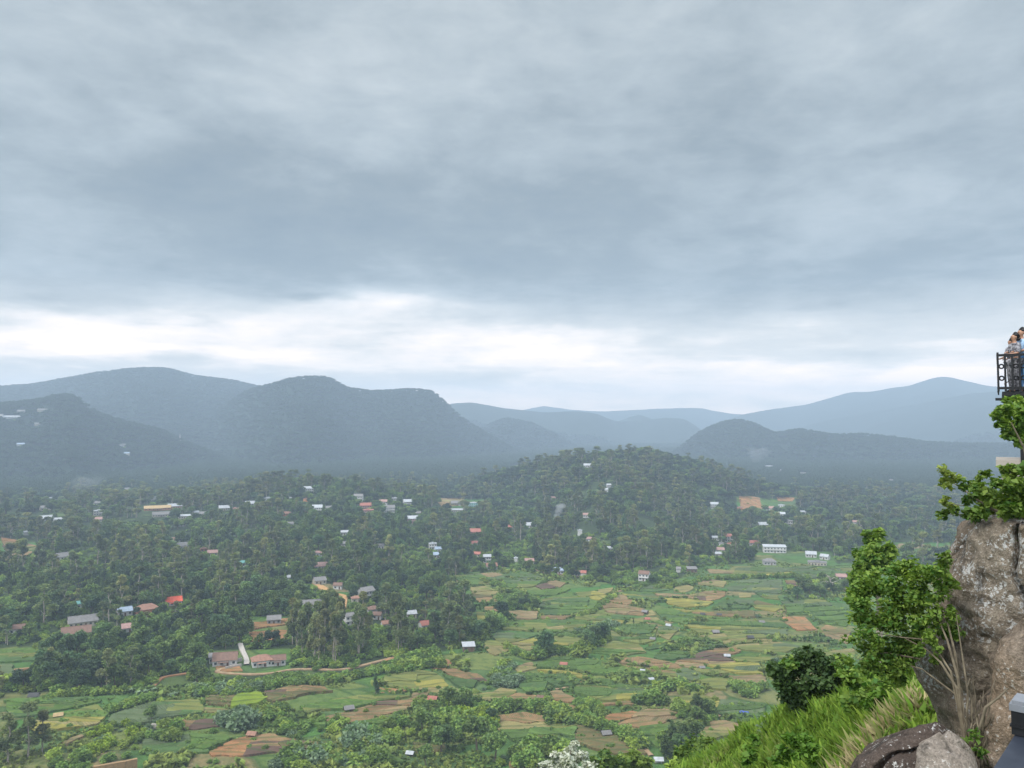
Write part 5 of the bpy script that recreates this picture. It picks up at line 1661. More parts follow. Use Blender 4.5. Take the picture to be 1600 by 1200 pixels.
within([(300, 1076), (400, 1070), (415, 1082), (380, 1088), (300, 1086)], 50, 1.0, SH + ['v0'])
within([(60, 1046), (110, 1040), (110, 1074), (64, 1074)], 26, 1.6, SH + ['b1'])
along([(0, 1068), (20, 1072), (60, 1074)], 20, 1.3, SH, 3)
along([(70, 1094), (100, 1090), (140, 1084), (200, 1082)], 34, 1.0, SH, 2)
along([(170, 1115), (190, 1108), (220, 1098), (240, 1092)], 24, 1.0, SH, 2)
within([(140, 1150), (170, 1128), (240, 1140), (250, 1155), (200, 1170), (150, 1160)], 16, .8, SH + ['v0', 'l0'])
within([(116, 1178), (160, 1156), (186, 1152), (174, 1166), (144, 1182)], 24, .8, ['l0'])
within([(60, 1185), (140, 1180), (180, 1195), (120, 1210), (60, 1208)], 16, 1.0, SH)
within([(250, 1135), (275, 1138), (272, 1158), (245, 1158)], 12, 1.2, SH)
within([(345, 1125), (388, 1122), (392, 1140), (350, 1142)], 12, 1.5, ['v0'])
within([(404, 1112), (450, 1108), (450, 1124), (406, 1130)], 12, .9, SH)
within([(430, 1130), (480, 1125), (540, 1130), (520, 1150), (440, 1148)], 24, .9, SH)
within([(440, 1178), (500, 1172), (560, 1182), (600, 1178), (600, 1206), (430, 1206)], 30, 1.1, SH + ['s1', 'v0'])
within([(545, 1146), (600, 1150), (600, 1176), (550, 1176)], 10, 1.3, ['v0', 's0'])
within([(640, 1110), (700, 1102), (770, 1105), (775, 1130), (760, 1150), (700, 1160), (650, 1150)], 46, 1.3, ['s0', 's1', 's0', 's1', 'b0'])
within([(720, 1118), (770, 1118), (770, 1142), (730, 1140)], 24, 1.2, ['l0', 's0'])
along([(780, 1112), (820, 1106), (850, 1112), (885, 1118)], 36, 1.2, SH, 3)
within([(855, 1112), (890, 1118), (888, 1132), (858, 1130)], 18, 1.3, SH)
within([(600, 1135), (650, 1120), (650, 1160), (600, 1165)], 14, 1.1, SH)
within([(800, 1160), (880, 1166), (900, 1200), (800, 1200)], 24, 1.3, SH)
along([(900, 1130), (940, 1138), (960, 1145), (985, 1160), (1000, 1172)], 30, 1.2, SH, 3)
along([(1000, 1100), (1020, 1096), (1045, 1104)], 12, 1.3, SH, 2)
along([(1030, 1076), (1060, 1078), (1092, 1082)], 24, 1.2, SH, 2)
along([(1060, 1094), (1062, 1112), (1066, 1122)], 10, 1.1, SH, 1.5)
within([(900, 1098), (935, 1100), (940, 1120), (905, 1128)], 26, 1.0, SH)
within([(1140, 1072), (1200, 1076), (1200, 1092), (1160, 1088)], 20, 1.1, SH)
along([(1092, 1120), (1110, 1124), (1090, 1138)], 12, 1.2, SH + ['b1'], 3)
within([(1040, 1160), (1080, 1160), (1100, 1185), (1040, 1195)], 24, 1.4, G)
within([(1225, 905), (1330, 905), (1330, 930), (1240, 940)], 34, 1.3, SH + ['b0'])
# bushes along the borders of the fields
nb_ = 0
for wp, kind, dist in field_world:
    P_ = wp; L_ = len(P_)
    for i in range(0, L_):
        if rng.random() < (.05 if dist < 500 else .045):
            nb_ += 1
            ox, oy = rng.gauss(0, .8), rng.gauss(0, .8)
            BP.append((None, (P_[i][0] + ox, P_[i][1] + oy), rng.uniform(.3, .75), rng.choice(SH)))
bx_, by_, bs_, bk_ = [], [], [], []
for px_, py_, s_, k_ in BP:
    if px_ is None:
        x_, y_ = py_
    else:
        p = at_hit(px_, py_); x_, y_ = p.x, p.y
    if k_[0] == 'b': s_ *= .42
    bx_.append(x_); by_.append(y_); bs_.append(s_); bk_.append(KEYS.index(k_))
# scrub scattered over the open ground and as understorey of the woods
n = 1500
a = np.radians(rs.uniform(-36, 30, n)); rq = 245 + 480 * rs.rand(n) ** 1.2
X, Y = np.sin(a) * rq, np.cos(a) * rq
ok = (fbm(X / 26 + 3, Y / 26, oct=3) > .16) & is_open(X, Y)
for wp, kind, dist in field_world: ok &= ~inpoly(X, Y, wp)
X, Y = X[ok], Y[ok]
n2_ = 9000
a = np.radians(rs.uniform(-37, 28, n2_)); rq = 335 + 500 * rs.rand(n2_) ** 1.1
X2, Y2 = np.sin(a) * rq, np.cos(a) * rq
ok = ~is_open(X2, Y2)
bd_xy = [(-0.0, 0.0)]
X2, Y2 = X2[ok], Y2[ok]
px2, py2 = to_px(X2, Y2, terrain(X2, Y2)); r2 = np.hypot(X2, Y2)
bad = np.zeros(len(X2), bool)
for bx, by, bw, bh, bd in tree_block:
    bad |= (np.abs(px2 - bx) < bw * .55 + 3) & (np.abs(r2 - bd) < 8)
X2, Y2 = X2[~bad], Y2[~bad]
bx_ = np.concatenate([bx_, X, X2]); by_ = np.concatenate([by_, Y, Y2])
bs_ = np.concatenate([bs_, .3 + .5 * rs.rand(len(X)), .7 + .6 * rs.rand(len(X2))])
bk_ = np.concatenate([bk_, rs.choice([7, 8, 7, 8, 9], len(X)), rs.choice([7, 8], len(X2))]).astype(int)
for p_ in paths:
    for x_, y_ in p_[::2]:
        ok = np.hypot(bx_ - x_, by_ - y_) > 2.2
        bx_, by_, bs_, bk_ = bx_[ok], by_[ok], bs_[ok], bk_[ok]
for p_ in paths[:5]:
    for x_, y_ in p_[::2]:
        r_ = math.hypot(x_, y_)
        for f_ in (1 - 4 / r_, 1 - 8 / r_):
            ok = np.hypot(bx_ - x_ * f_, by_ - y_ * f_) > 3.6
            bx_, by_, bs_, bk_ = bx_[ok], by_[ok], bs_[ok], bk_[ok]
br_ = np.hypot(bx_, by_)
sc_ = bs_ / br_ * np.where(bk_ < 7, 3.0, 1) * is_open(bx_, by_)
ppx, ppy = to_px(bx_, by_, terrain(bx_, by_))
sc_ = np.where((ppx > 0) & (ppx < 1180) & (ppy < 1198) & (ppy > 880), sc_, 0)
o_ = np.argsort(-sc_)[:190]
for key in ('s0', 's1', 'v0', 'l0'):
    if not (bk_[o_] == KEYS.index(key)).any():
        j = np.nonzero(bk_ == KEYS.index(key))[0]; o_ = np.append(o_, j[np.argmax(sc_[j])])
isind = np.zeros(len(bx_), bool); isind[o_] = True


def barea(x, y):
    if y > 1100: v = 'bottom part of the valley'
    elif y > 1030: v = 'near side of the fields'
    elif y > 970: v = 'middle of the fields'
    else: v = 'far side of the fields'
    h_ = 'left' if x < 300 else ('centre left' if x < 600 else ('centre' if x < 850 else 'right'))
    return v + ' at ' + h_


BW = {7: 'leafy green bush', 8: 'leafy green bush', 9: 'pale silvery green bush', 10: 'bright lime green bush', 3: 'small round broadleaf tree', 4: 'small round broadleaf tree', 5: 'small round broadleaf tree'}
for i in np.nonzero(isind)[0]:
    key = KEYS[bk_[i]]; ar = barea(ppx[i], ppy[i])
    s_ = float(bs_[i]) * 1.35
    place_tree(key, float(bx_[i]), float(by_[i]), s_ * 1.05, s_, rng.uniform(0, 6), BW[bk_[i]] + ' in the ' + ar, 'bush' if bk_[i] > 6 else 'tree', BW[bk_[i]] + 's in the ' + ar)
kk_ = ~isind
rot_ = rs.rand(len(bx_)) * 6.28
gn_scatter('hedgerow_scrub', bx_[kk_], by_[kk_], bs_[kk_] * 1.35, bs_[kk_] * 1.2, rot_[kk_], bk_[kk_], KEYS, 'hedgerows and low scrub between the fields and under the trees', 'scrub')
kk_ = ~ind
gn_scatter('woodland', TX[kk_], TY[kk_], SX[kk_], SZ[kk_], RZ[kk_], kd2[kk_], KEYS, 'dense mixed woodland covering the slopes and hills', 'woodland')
print('woodland', kk_.sum(), 'scrub', len(bx_))

# ------------------------------------------------------------------ single trees of the valley
SINGLE = [
    ('b1', 237, 1128, 21, 'small leaning dark tree alone in the olive field at lower left', .8),
    ('t0', 587, 1088, 34, 'slender lone tree standing between green plots near centre left', .5),
    ('e1', 44, 1184, 66, 'tall tree with forked pale trunk at the bottom left corner', 1.0), ('e2', 12, 1192, 60, 'leafy tree cut by the left edge at the bottom corner', 1.0), ('e0', 66, 1176, 52, 'right hand tree of the bottom left corner clump', .9),
    ('b2', 1117, 1125, 17, 'small dark tree at the lower border of the grey green striped plot', .6), ('t0', 1040, 1186, 36, 'narrow dark tree above the white sheeted shelter', .8), ('b0', 1155, 1155, 17, 'dark round tree on the pale soil field beside the grass slope', .7),
    ('b0', 1078, 1134, 14, 'small tree behind the white roofed dark hut', .6), ('t0', 722, 1095, 9, 'tiny dark tree on the tan strip', .5), ('t0', 990, 975, 9, 'tiny dark tree left of the pink hut', .6),
    ('b1', 1051, 1148, 18, 'thin spreading tree in the vivid green plot', .5), ('b0', 745, 1172, 44, 'big round green tree at the bottom centre left', .95), ('b2', 690, 1178, 40, 'big dark green tree left neighbour of the round bottom tree', .9),
    ('b1', 775, 1192, 42, 'yellowish green round tree at the bottom right of the centre clump', .9), ('b0', 665, 1200, 30, 'broad bushy tree at the bottom edge left of the clump', .9),
    ('b0', 1300, 918, 13, 'dark round tree behind the pale branched snag', .8), ('b2', 1320, 925, 15, 'dark round tree at right behind the pale branched snag', .8),
]
for key, x, y, hpx, lab, wf in SINGLE:
    p = at_hit(x, y); d = math.hypot(p.x, p.y)
    Hm = {'e': 23, 'b': 9.8, 't': 16}[key[0]]
    s_ = hpx * d / F / Hm
    w_ = s_ * (1.0 if key[0] == 'b' else 1.25) * wf / .85
    place_tree(key, p.x, p.y, w_, s_, rng.uniform(0, 6), lab, 'tree', None)


def palm(x, y, hm, label):
    p = at_hit(x, y)
    root = empty('palm_tree', (p.x, p.y, p.z), rng.uniform(0, 6), label, 'palm')
    q = MB(); q.tube([(0, 0, -.5), (.3, 0, hm * .5), (.6, .1, hm)], [.2, .14, .12], 6); q.build('trunk', M['bark_pale'], root)
    V, Fs = [], []
    for i in range(17):
        a = i * 2.4; el_ = .9 - .1 * (i % 9); L_ = 2.9
        pv = None
        for s_ in range(7):
            t_ = s_ / 6
            e_ = el_ - 1.5 * t_ * t_
            rr_ = L_ * t_; cx_, cy_ = .6 + math.cos(a) * rr_ * math.cos(el_ * .5), .1 + math.sin(a) * rr_ * math.cos(el_ * .5)
            cz_ = hm + math.sin(el_) * rr_ - 1.6 * t_ * t_
            wv_ = .34 * math.sin(math.pi * min(1, t_ * .9 + .1)) + .03
            n_ = (-math.sin(a) * wv_, math.cos(a) * wv_)
            V += [(cx_ - n_[0], cy_ - n_[1], cz_ - .18), (cx_, cy_, cz_), (cx_ + n_[0], cy_ + n_[1], cz_ - .18)]
            b0 = len(V) - 3
            if s_: Fs += [(b0 - 3, b0 - 2, b0 + 1, b0), (b0 - 2, b0 - 1, b0 + 2, b0 + 1)]
    mesh_obj('crown', V, Fs, M['palm'], root)


palm(461, 968, 9, 'slim palm left of the long grey roofed white house'); palm(62, 1040, 8, 'dark palm at the right end of the ochre brick wall'); palm(272, 932, 8, 'yellowish palm just behind the vivid red roof')
palm(1350 - 700, 1010, 7, 'low palm among the trees at the end of the footpath'); palm(12, 1008, 8, 'palm on the green slope at the left edge')


def banana(x, y, label, group):
    p = at_hit(x, y); root = empty('banana_plant', (p.x, p.y, p.z), rng.uniform(0, 6), label, 'plant', group)
    q = MB(); q.tube([(0, 0, -.4), (0, 0, 1.6)], [.16, .1], 6); q.build('stem', M['silver'], root)
    V, Fs = [], []
    for i in range(8):
        a = i * 2.4 + .3; up_ = 1.3 - .08 * i
        for s_ in range(6):
            t_ = s_ / 5; rr_ = 2.4 * t_
            cx_, cy_, cz_ = math.cos(a) * rr_ * .75, math.sin(a) * rr_ * .75, 1.5 + rr_ * math.sin(up_) - 1.5 * t_ * t_
            wv_ = .34 * math.sin(math.pi * min(1, t_ + .08)) + .02
            V += [(cx_ + math.sin(a) * wv_, cy_ - math.cos(a) * wv_, cz_), (cx_ - math.sin(a) * wv_, cy_ + math.cos(a) * wv_, cz_)]
            b0 = len(V) - 2
            if s_: Fs.append((b0 - 2, b0 - 1, b0 + 1, b0))
    mesh_obj('leaves', V, Fs, M['silver'], root)


for x, y in ((206, 1084), (216, 1088), (228, 1086), (240, 1083), (266, 1092), (274, 1090), (296, 1078), (304, 1074), (312, 1078), (318, 1082)):
    banana(x, y, 'pale leaved banana plant in the row below the near wood at left', 'banana plants below the near wood')

# pale dead snag near the right end of the fields
p = at_hit(1300, 925); root = q = MB()
R = random.Random(5)
q.tube([(0, 0, -.5), (-.5, 0, 6), (-2, 0, 11), (-4.5, 0, 13)], [.7, .55, .4, .15], 6)
for i in range(8):
    a = R.uniform(0, 6.3); h_ = R.uniform(5, 11)
    q.tube([(-1, 0, h_), (-1 + math.cos(a) * 3, math.sin(a) * 2, h_ + R.uniform(.5, 2)), (-1 + math.cos(a) * 6, math.sin(a) * 3, h_ + R.uniform(-1, 2.5))], [.3, .2, .08], 5)
tag(q.build('dead_tree', M['bark_pale'], None, loc=p), 'pale leafless branched snag at the right end of the fields', 'dead tree')
p = at_hit(232, 1131); q = MB()
q.box(-2.2, 2.2, -.6, .6, -.3, .9); q.box(-.5, 1.8, -.5, .5, .901, 1.5)
tag(q.build('stone_heap', M['concrete'], None, loc=p + Vector((3.5, -4, 0))), 'pale stone heap at the foot of the leaning dark tree', 'stones')

# ------------------------------------------------------------------ smoke
def smoke(name, x, y, D_, h, r0, r1, lean, dens, label):
    p = at_hit(x, y) if D_ is None else at_d(x, y, D_)
    n_, m_ = 14, 12; V, Fs = [], []
    for i in range(n_):
        t_ = i / (n_ - 1); rr_ = (r0 + (r1 - r0) * t_) * (.35 if i in (0, n_ - 1) else 1) * (1 + .25 * math.sin(i * 1.9))
        for k in range(m_):
            a = 2 * math.pi * k / m_
            V.append((lean * t_ * h + rr_ * math.cos(a), rr_ * math.sin(a), h * t_ + .2 * rr_ * math.sin(3 * a)))
    for i in range(n_ - 1):
        for k in range(m_):
            Fs.append((i * m_ + k, i * m_ + (k + 1) % m_, (i + 1) * m_ + (k + 1) % m_, (i + 1) * m_ + k))
    Fs += [tuple(range(m_))[::-1], tuple((n_ - 1) * m_ + k for k in range(m_))]
    mt = bpy.data.materials.new(name); mt.use_nodes = True; t = NT(mt.node_tree); mt.node_tree.nodes.clear()
    v = t.node('ShaderNodeVolumePrincipled'); v.inputs['Color'].default_value = (.9, .95, 1, 1); v.inputs['Density'].default_value = dens
    t.l.new(v.outputs[0], t.node('ShaderNodeOutputMaterial').inputs['Volume'])
    o = mesh_obj('smoke', V, Fs, mt, loc=(p.x, p.y, p.z + 6))
    tag(o, label, 'smoke', None, 'stuff')


smoke('smoke_a', 866, 822, None, 20, 2, 6, .45, .05, 'thin pale smoke plume rising from the central woods')
smoke('smoke_b', 128, 782, None, 30, 9, 26, .3, .0035, 'bluish smoke drifting over the far left woods')
smoke('smoke_c', 1180, 728, 1500, 26, 8, 24, .3, .004, 'bluish smoke under the dark right hill')

# ------------------------------------------------------------------ rocks by the viewpoint
def rock_mat(name, base1, base2, lichen, amount, warm=None):
    m, t, b = bsdf_mat(name, None, .9, 0, .2)
    pos = t.node('ShaderNodeNewGeometry').outputs['Position']
    n1 = t.noise(pos, 1.1, 6, .65); n2 = t.noise(pos, 7, 6, .7); n3 = t.noise(pos, 22, 4, .7)
    col = t.ramp(n2, [(.3, base1), (.7, base2)])
    if warm:
        col = t.mix(t.ramp(n1, [(.44, 0.0), (.60, .8)]), col, warm)
    lf = t.m('ADD', t.m('MULTIPLY', n3, .55), t.m('MULTIPLY', t.noise(pos, 2.2, 5, .6), .5))
    col = t.mix(t.ramp(lf, [(amount, 0.0), (amount + .035, .9)]), col, lichen)
    sm = t.node('ShaderNodeMapping'); sm.inputs['Scale'].default_value = (3, 3, .5); t.put(sm.inputs['Vector'], pos)
    st = t.noise(sm.outputs[0], 1.6, 4, .6)
    col = t.mix(t.ramp(st, [(.56, 0.0), (.68, .75)]), col, (.03, .026, .022))
    n4 = t.noise(pos, 45, 4, .75)
    kq = t.m('MULTIPLY', t.m('MULTIPLY_ADD', n4, 1.6, .2), t.m('MULTIPLY_ADD', n3, 1.4, .3))
    col = t.mix(1.0, col, t.xyz(kq, kq, kq), 'MULTIPLY')
    t.put(b.inputs['Base Color'], col)
    bn = t.node('ShaderNodeBump'); bn.inputs['Distance'].default_value = .09; bn.inputs['Strength'].default_value = 1
    t.put(bn.inputs['Height'], t.m('ADD', n2, t.m('MULTIPLY', n3, .5))); t.l.new(bn.outputs[0], b.inputs['Normal'])
    return m


def loft_rock(name, levels, D_, depth, mat, label, amp=.16, seed=0, nu=260, nv=200):
    ys = np.array([l[0] for l in levels], float); xl = np.array([l[1] for l in levels], float); xr = np.array([l[2] for l in levels], float)
    t_ = np.linspace(0, 1, nv); yy = ys[0] + (ys[-1] - ys[0]) * t_
    L_ = np.interp(yy, ys, xl); R_2 = np.interp(yy, ys, xr)
    kk = np.ones(7) / 7
    L_[3:-3] = np.convolve(L_, kk, 'valid'); R_2[3:-3] = np.convolve(R_2, kk, 'valid')
    th = np.linspace(0, 2 * np.pi, nu, endpoint=False)
    rows = []
    for y, a, b_ in zip(yy, L_, R_2):
        pa, pb = at_d(a, y, D_), at_d(b_, y, D_)
        c = (pa + pb) / 2; rgt = (pb - pa); hw = max(rgt.length / 2, .02); rgt.normalize(); fw = Vector((-rgt.y, rgt.x, 0))
        co, si = np.cos(th), np.sin(th)
        ce, se = np.sign(co) * np.abs(co) ** .8, np.sign(si) * np.abs(si) ** .8
        dd = depth * min(1, hw / .5)
        rows.append(np.stack([c.x + rgt.x * hw * ce + fw.x * dd * se, c.y + rgt.y * hw * ce + fw.y * dd * se, np.full(nu, c.z) + .05 * np.sin(th * 2)], -1))
    V = np.stack(rows, 0)
    cen = V.mean(1, keepdims=True)
    out = V - cen; ln = np.linalg.norm(out, axis=2, keepdims=True) + 1e-6; out /= ln
    q = V + seed * 7.7
    d = fbm(q[..., 0] * .9, q[..., 1] * .9, q[..., 2] * .9, 3) * amp * 1.6 + fbm(q[..., 0] * 4, q[..., 1] * 4, q[..., 2] * 4, 4) * amp * .8
    rg = np.abs(fbm(q[..., 0] * 1.3 + 5, q[..., 1] * 1.3, q[..., 2] * .7, 3))
    d -= amp * 1.5 * np.exp(-(rg / .03) ** 2)
    fc = vnoise(np.floor(q[..., 0] * 1.1 + .8 * vnoise(q[..., 2], q[..., 1])) * 3.1, np.floor(q[..., 2] * .9 + .8 * vnoise(q[..., 0], q[..., 1])) * 2.7, np.floor(q[..., 1] * 1.3) * 1.9)
    kk3 = np.ones(5) / 5
    fc = np.apply_along_axis(lambda a_: np.convolve(np.pad(a_, 2, mode='wrap'), kk3, 'valid'), 1, fc); fc = np.apply_along_axis(lambda a_: np.convolve(np.pad(a_, 2, mode='edge'), kk3, 'valid'), 0, fc)
    d += amp * .55 * fc
    V = V + out * (d * np.minimum(1, ln[..., 0] / .4))[..., None]
    ii = np.arange(nu * nv).reshape(nv, nu); jn = np.roll(ii, -1, 1)
    Fc = np.stack([ii[:-1], ii[1:], jn[1:], jn[:-1]], -1).reshape(-1, 4)
    top = V[0].mean(0); V2 = np.concatenate([V.reshape(-1, 3), top[None]])
    Fl = Fc.tolist() + [(int(i), int((i + 1) % nu), nu * nv) for i in range(nu)]
    o = mesh_obj(name, V2, Fl, mat, smooth=True)
    return tag(o, label, 'boulder')


M['rock1'] = rock_mat('lichened_rock', (.12, .10, .078), (.27, .232, .18), (.40, .41, .40), .565, (.20, .155, .115))
M['rock2'] = rock_mat('brown_rock', (.13, .105, .082), (.27, .22, .17), (.40, .39, .36), .62, (.235, .175, .12))
M['rock3'] = rock_mat('dark_rock', (.05, .038, .032), (.11, .085, .07), (.50, .50, .48), .57)
M['rock4'] = rock_mat('pale_rock', (.20, .17, .14), (.33, .29, .25), (.45, .44, .42), .60)
loft_rock('boulder', [(800, 1560, 1660), (808, 1528, 1690), (818, 1512, 1720), (850, 1494, 1745), (880, 1481, 1750), (950, 1463, 1760), (1000, 1442, 1760), (1020, 1436, 1750), (1057, 1443, 1740), (1100, 1451, 1730), (1143, 1467, 1700), (1180, 1478, 1680), (1250, 1490, 1660)],
          12.6, 1.25, M['rock1'], 'huge grey boulder blotched with white lichen at the right edge', .15, 1)
loft_rock('boulder', [(955, 1660, 1760), (968, 1625, 1790), (985, 1594, 1800), (1013, 1562, 1810), (1047, 1549, 1820), (1093, 1546, 1820), (1133, 1522, 1820), (1180, 1506, 1820), (1260, 1495, 1820)],
          11.2, .8, M['rock2'], 'warm brown boulder leaning against the lichened one, split off by a dark crack', .12, 2)
loft_rock('boulder', [(1137, 1444, 1466), (1142, 1424, 1474), (1150, 1402, 1479), (1165, 1374, 1477), (1185, 1348, 1466), (1200, 1338, 1458), (1260, 1328, 1452), (1420, 1328, 1452)],
          10.2, .7, M['rock3'], 'low dark boulder with one white lichen patch at the bottom', .12, 3)
loft_rock('boulder', [(1150, 1466, 1484), (1158, 1450, 1497), (1170, 1436, 1512), (1190, 1428, 1526), (1215, 1424, 1534), (1260, 1424, 1538), (1420, 1424, 1538)],
          9.9, .6, M['rock4'], 'pale rounded boulder at the bottom beside the low dark one', .06, 4)

# ------------------------------------------------------------------ grass on the near slope
n = 60000
pxr = rs.uniform(1000, 1500, n); D_ = 12 + 20 * rs.rand(n) ** .9
dx, dy, dz = pixdir(pxr, np.full(n, 1100.0)); h_ = np.hypot(dx, dy)
X, Y = dx / h_ * D_, dy / h_ * D_
Z = terrain(X, Y); gpx, gpy = to_px(X, Y, Z)
ok = (gpy < 1260) & (gpx < 1490) & ~((gpx > 1452) & (D_ > 11.2))
X, Y, Z, gpx, gpy, D_ = (v[ok] for v in (X, Y, Z, gpx, gpy, D_))
hh = .16 + .30 * rs.rand(len(X)) + .16 * (fbm(X / 1.5, Y / 1.5, oct=2) > 0)
dry = np.clip(fbm(X / 2.2 + 4, Y / 2.2, oct=3) * 2.2 - .25 + np.clip((1150 - gpx) / 180, 0, .8), 0, 1)[:, None] * (rs.rand(len(X), 1) < .6)
c1 = np.array([(.105, .215, .022)]); c2 = np.array([(.20, .29, .04)]); c3 = np.array([(.36, .31, .16)])
mx_ = rs.rand(len(X), 1)
colr = (c1 * (1 - mx_) + c2 * mx_) * (1 - dry) + c3 * dry
g = tufts('grass', np.concatenate([np.stack([X, Y, Z, hh], -1), colr], -1), .075, M['grassblade'], 6, .6)
tag(g, 'tall bright green and straw coloured grass on the slope below the viewpoint', 'grass', kind='stuff')


# ------------------------------------------------------------------ near shrubs and trees
def near_plant(name, lobes_px, D_, leaf, per_area, mats, label, cat, stems=None, seed=0, bark='twig', elong=1.5, depth=1.0, leafname='crown', root_px=None):
    """lobes_px: (px, py, radius px, optional material index, optional distance)"""
    fx, fy = root_px if root_px else (lobes_px[0][0], max(l[1] + l[2] for l in lobes_px))
    foot = at_d(fx, fy, D_)
    root = empty(name, foot, 0, label, cat)
    groups = {}
    for l in lobes_px:
        mi = l[3] if len(l) > 3 else 0
        dd = l[4] if len(l) > 4 else D_ + random.Random(seed + l[0]).uniform(-.12, .12) * D_ * .35 * depth
        c = at_d(l[0], l[1], dd) - foot; r_ = l[2] / F * dd
        # break each lobe into clumps so that the outline is ragged and has gaps
        Rn = random.Random(seed * 31 + int(l[0] + l[1]))
        for k in range(9):
            v = Vector((Rn.gauss(0, 1), Rn.gauss(0, 1), Rn.gauss(0, 1))).normalized() * r_ * Rn.uniform(.25, .88)
            rr_ = r_ * Rn.uniform(.28, .5)
            groups.setdefault(mi, []).append(((c.x + v.x, c.y + v.y * depth, c.z + v.z * .95), rr_, rr_ * depth, rr_ * .85))
    for mi, lb in groups.items():
        C = cloud_pts(lb, per_area, seed + mi, .8)
        V, Fc = leaf_faces(C, leaf, elong, .5, seed + mi)
        mesh_obj(leafname, V, Fc, M[mats[mi]], root)
    if stems:
        q = MB()
        for st in stems:
            pts = [at_d(a, b_, (c_ if c_ else D_)) - foot for a, b_, c_, _ in st]
            q.tube(pts, [s[3] for s in st], 6)
        q.build('trunk' if cat == 'tree' else 'stems', M[bark], root)
    return root


near_plant('shrub_tree', [(1362, 925, 30), (1392, 905, 32), (1425, 895, 30), (1455, 890, 22), (1476, 875, 12, 1), (1347, 965, 26), (1385, 955, 38), (1425, 945, 38), (1462, 945, 26), (1488, 960, 14), (1350, 1010, 26), (1385, 1005, 36, 1), (1420, 1000, 26), (1400, 1040, 24, 1), (1365, 1045, 24, 1), (1440, 1020, 12), (1482, 915, 18), (1474, 985, 18), (1492, 990, 12), (1455, 1000, 16), (1340, 940, 18), (1440, 975, 20), (1425, 1035, 16), (1405, 1062, 14), (1380, 1066, 14), (1460, 1030, 9)],
           11.3, .038, 620, ['fresh2', 'fresh2'], 'leaning leafy shrub tree growing from the foot of the lichened boulder', 'tree',
           [[(1512, 1170, 10.87, 0.0300), (1503, 1130, 10.83, 0.0270), (1500, 1080, 10.83, 0.0210), (1492, 1020, 10.91, 0.0150), (1475, 950, 11.11, 0.0072)],
            [(1508, 1150, 10.83, 0.0240), (1495, 1075, 10.79, 0.0180), (1470, 1035, 10.87, 0.0132), (1448, 1015, 11.07, 0.0084), (1400, 990, 11.31, 0.0048)],
            [(1506, 1140, 10.79, 0.0210), (1497, 1060, 10.79, 0.0168), (1480, 1000, 10.87, 0.0120), (1463, 960, 11.07, 0.0060)],
            [(1500, 1120, 10.83, 0.0180), (1486, 1050, 10.83, 0.0132), (1455, 1000, 10.99, 0.0096), (1410, 996, 11.15, 0.0072), (1360, 988, 11.31, 0.0036)],
            [(1500, 1090, 10.87, 0.0120), (1440, 1045, 11.15, 0.0084), (1400, 1035, 11.31, 0.0060), (1340, 1030, 11.39, 0.0036)],
            [(1510, 1160, 10.75, 0.0180), (1512, 1080, 10.71, 0.0120), (1500, 1000, 10.83, 0.0072), (1494, 960, 10.95, 0.0036)],
            [(1330, 1015, 11.31, 0.0024), (1362, 1022, 11.27, 0.0054), (1385, 1020, 11.31, 0.0072), (1440, 1030, 11.19, 0.0120)]],
           seed=3, root_px=(1506, 1150))
near_plant('slope_tree', [(1366, 842, 17), (1378, 860, 17), (1352, 862, 15), (1369, 872, 20), (1345, 882, 14), (1358, 895, 16), (1340, 905, 15), (1385, 885, 14), (1342, 930, 18), (1362, 915, 14)], 44, .20, 55, ['fresh2'],
           'tall rounded tree rising behind the leaning shrub tree', 'tree', [[(1376, 1130, 44, .22), (1374, 960, 44, .16), (1372, 900, 44, .1), (1368, 855, 44, .04)], [(1374, 940, 44, .1), (1356, 905, 44, .06), (1345, 885, 44, .03)]], seed=5, bark='bark_pale', root_px=(1376, 1130))
near_plant('dark_bush', [(1222, 1055, 30), (1252, 1040, 30), (1285, 1040, 30), (1240, 1085, 34), (1275, 1080, 34), (1262, 1014, 9), (1270, 1022, 11), (1212, 1048, 16), (1262, 1030, 16, 1), (1232, 1040, 14, 1), (1300, 1070, 26, 1), (1320, 1045, 24, 1), (1335, 1075, 26, 1), (1312, 1095, 24, 1), (1255, 1110, 26), (1290, 1108, 24)],
           24, .09, 140, ['dark', 'fresh2'], 'large dark leafed bush on the grass slope', 'bush', [[(1275, 1150, 24, .07), (1262, 1100, 24, .05), (1240, 1060, 24, .02)], [(1278, 1150, 24, .06), (1285, 1090, 24, .04), (1300, 1050, 24, .02)], [(1272, 1150, 24, .04), (1266, 1080, 24, .03), (1262, 1016, 24, .01)]], seed=7, root_px=(1275, 1150))
near_plant('slope_shrub', [(1335, 1060, 24), (1365, 1072, 24), (1395, 1068, 22), (1350, 1095, 20), (1330, 1100, 18)], 18, .08, 140, ['fresh2'], 'olive green shrub between the dark bush and the leaning tree', 'shrub', seed=9)
near_plant('slope_shrub', [(1372, 1090, 14), (1385, 1078, 10), (1360, 1102, 12)], 16, .08, 150, ['fresh'], 'bright fresh green low shrub under the leaning tree', 'shrub', seed=10)
near_plant('slope_shrub', [(1235, 1165, 20), (1258, 1158, 18), (1222, 1180, 16), (1265, 1180, 18)], 17, .09, 120, ['fresh'], 'bright broad leafed shrub in the grass below the dark bush', 'shrub', seed=11)
near_plant('slope_shrub', [(1172, 1175, 12), (1182, 1160, 10), (1165, 1190, 10)], 20, .12, 45, ['fresh'], 'small bright shrub at the left of the grass slope', 'shrub', seed=12)
near_plant('slope_shrub', [(1210, 1125, 14, 1), (1230, 1132, 14, 1), (1195, 1140, 12, 1)], 26, .11, 30, ['fresh2', 'silver'], 'greyish weedy shrub at the brink left of the dark bush', 'shrub', seed=13)
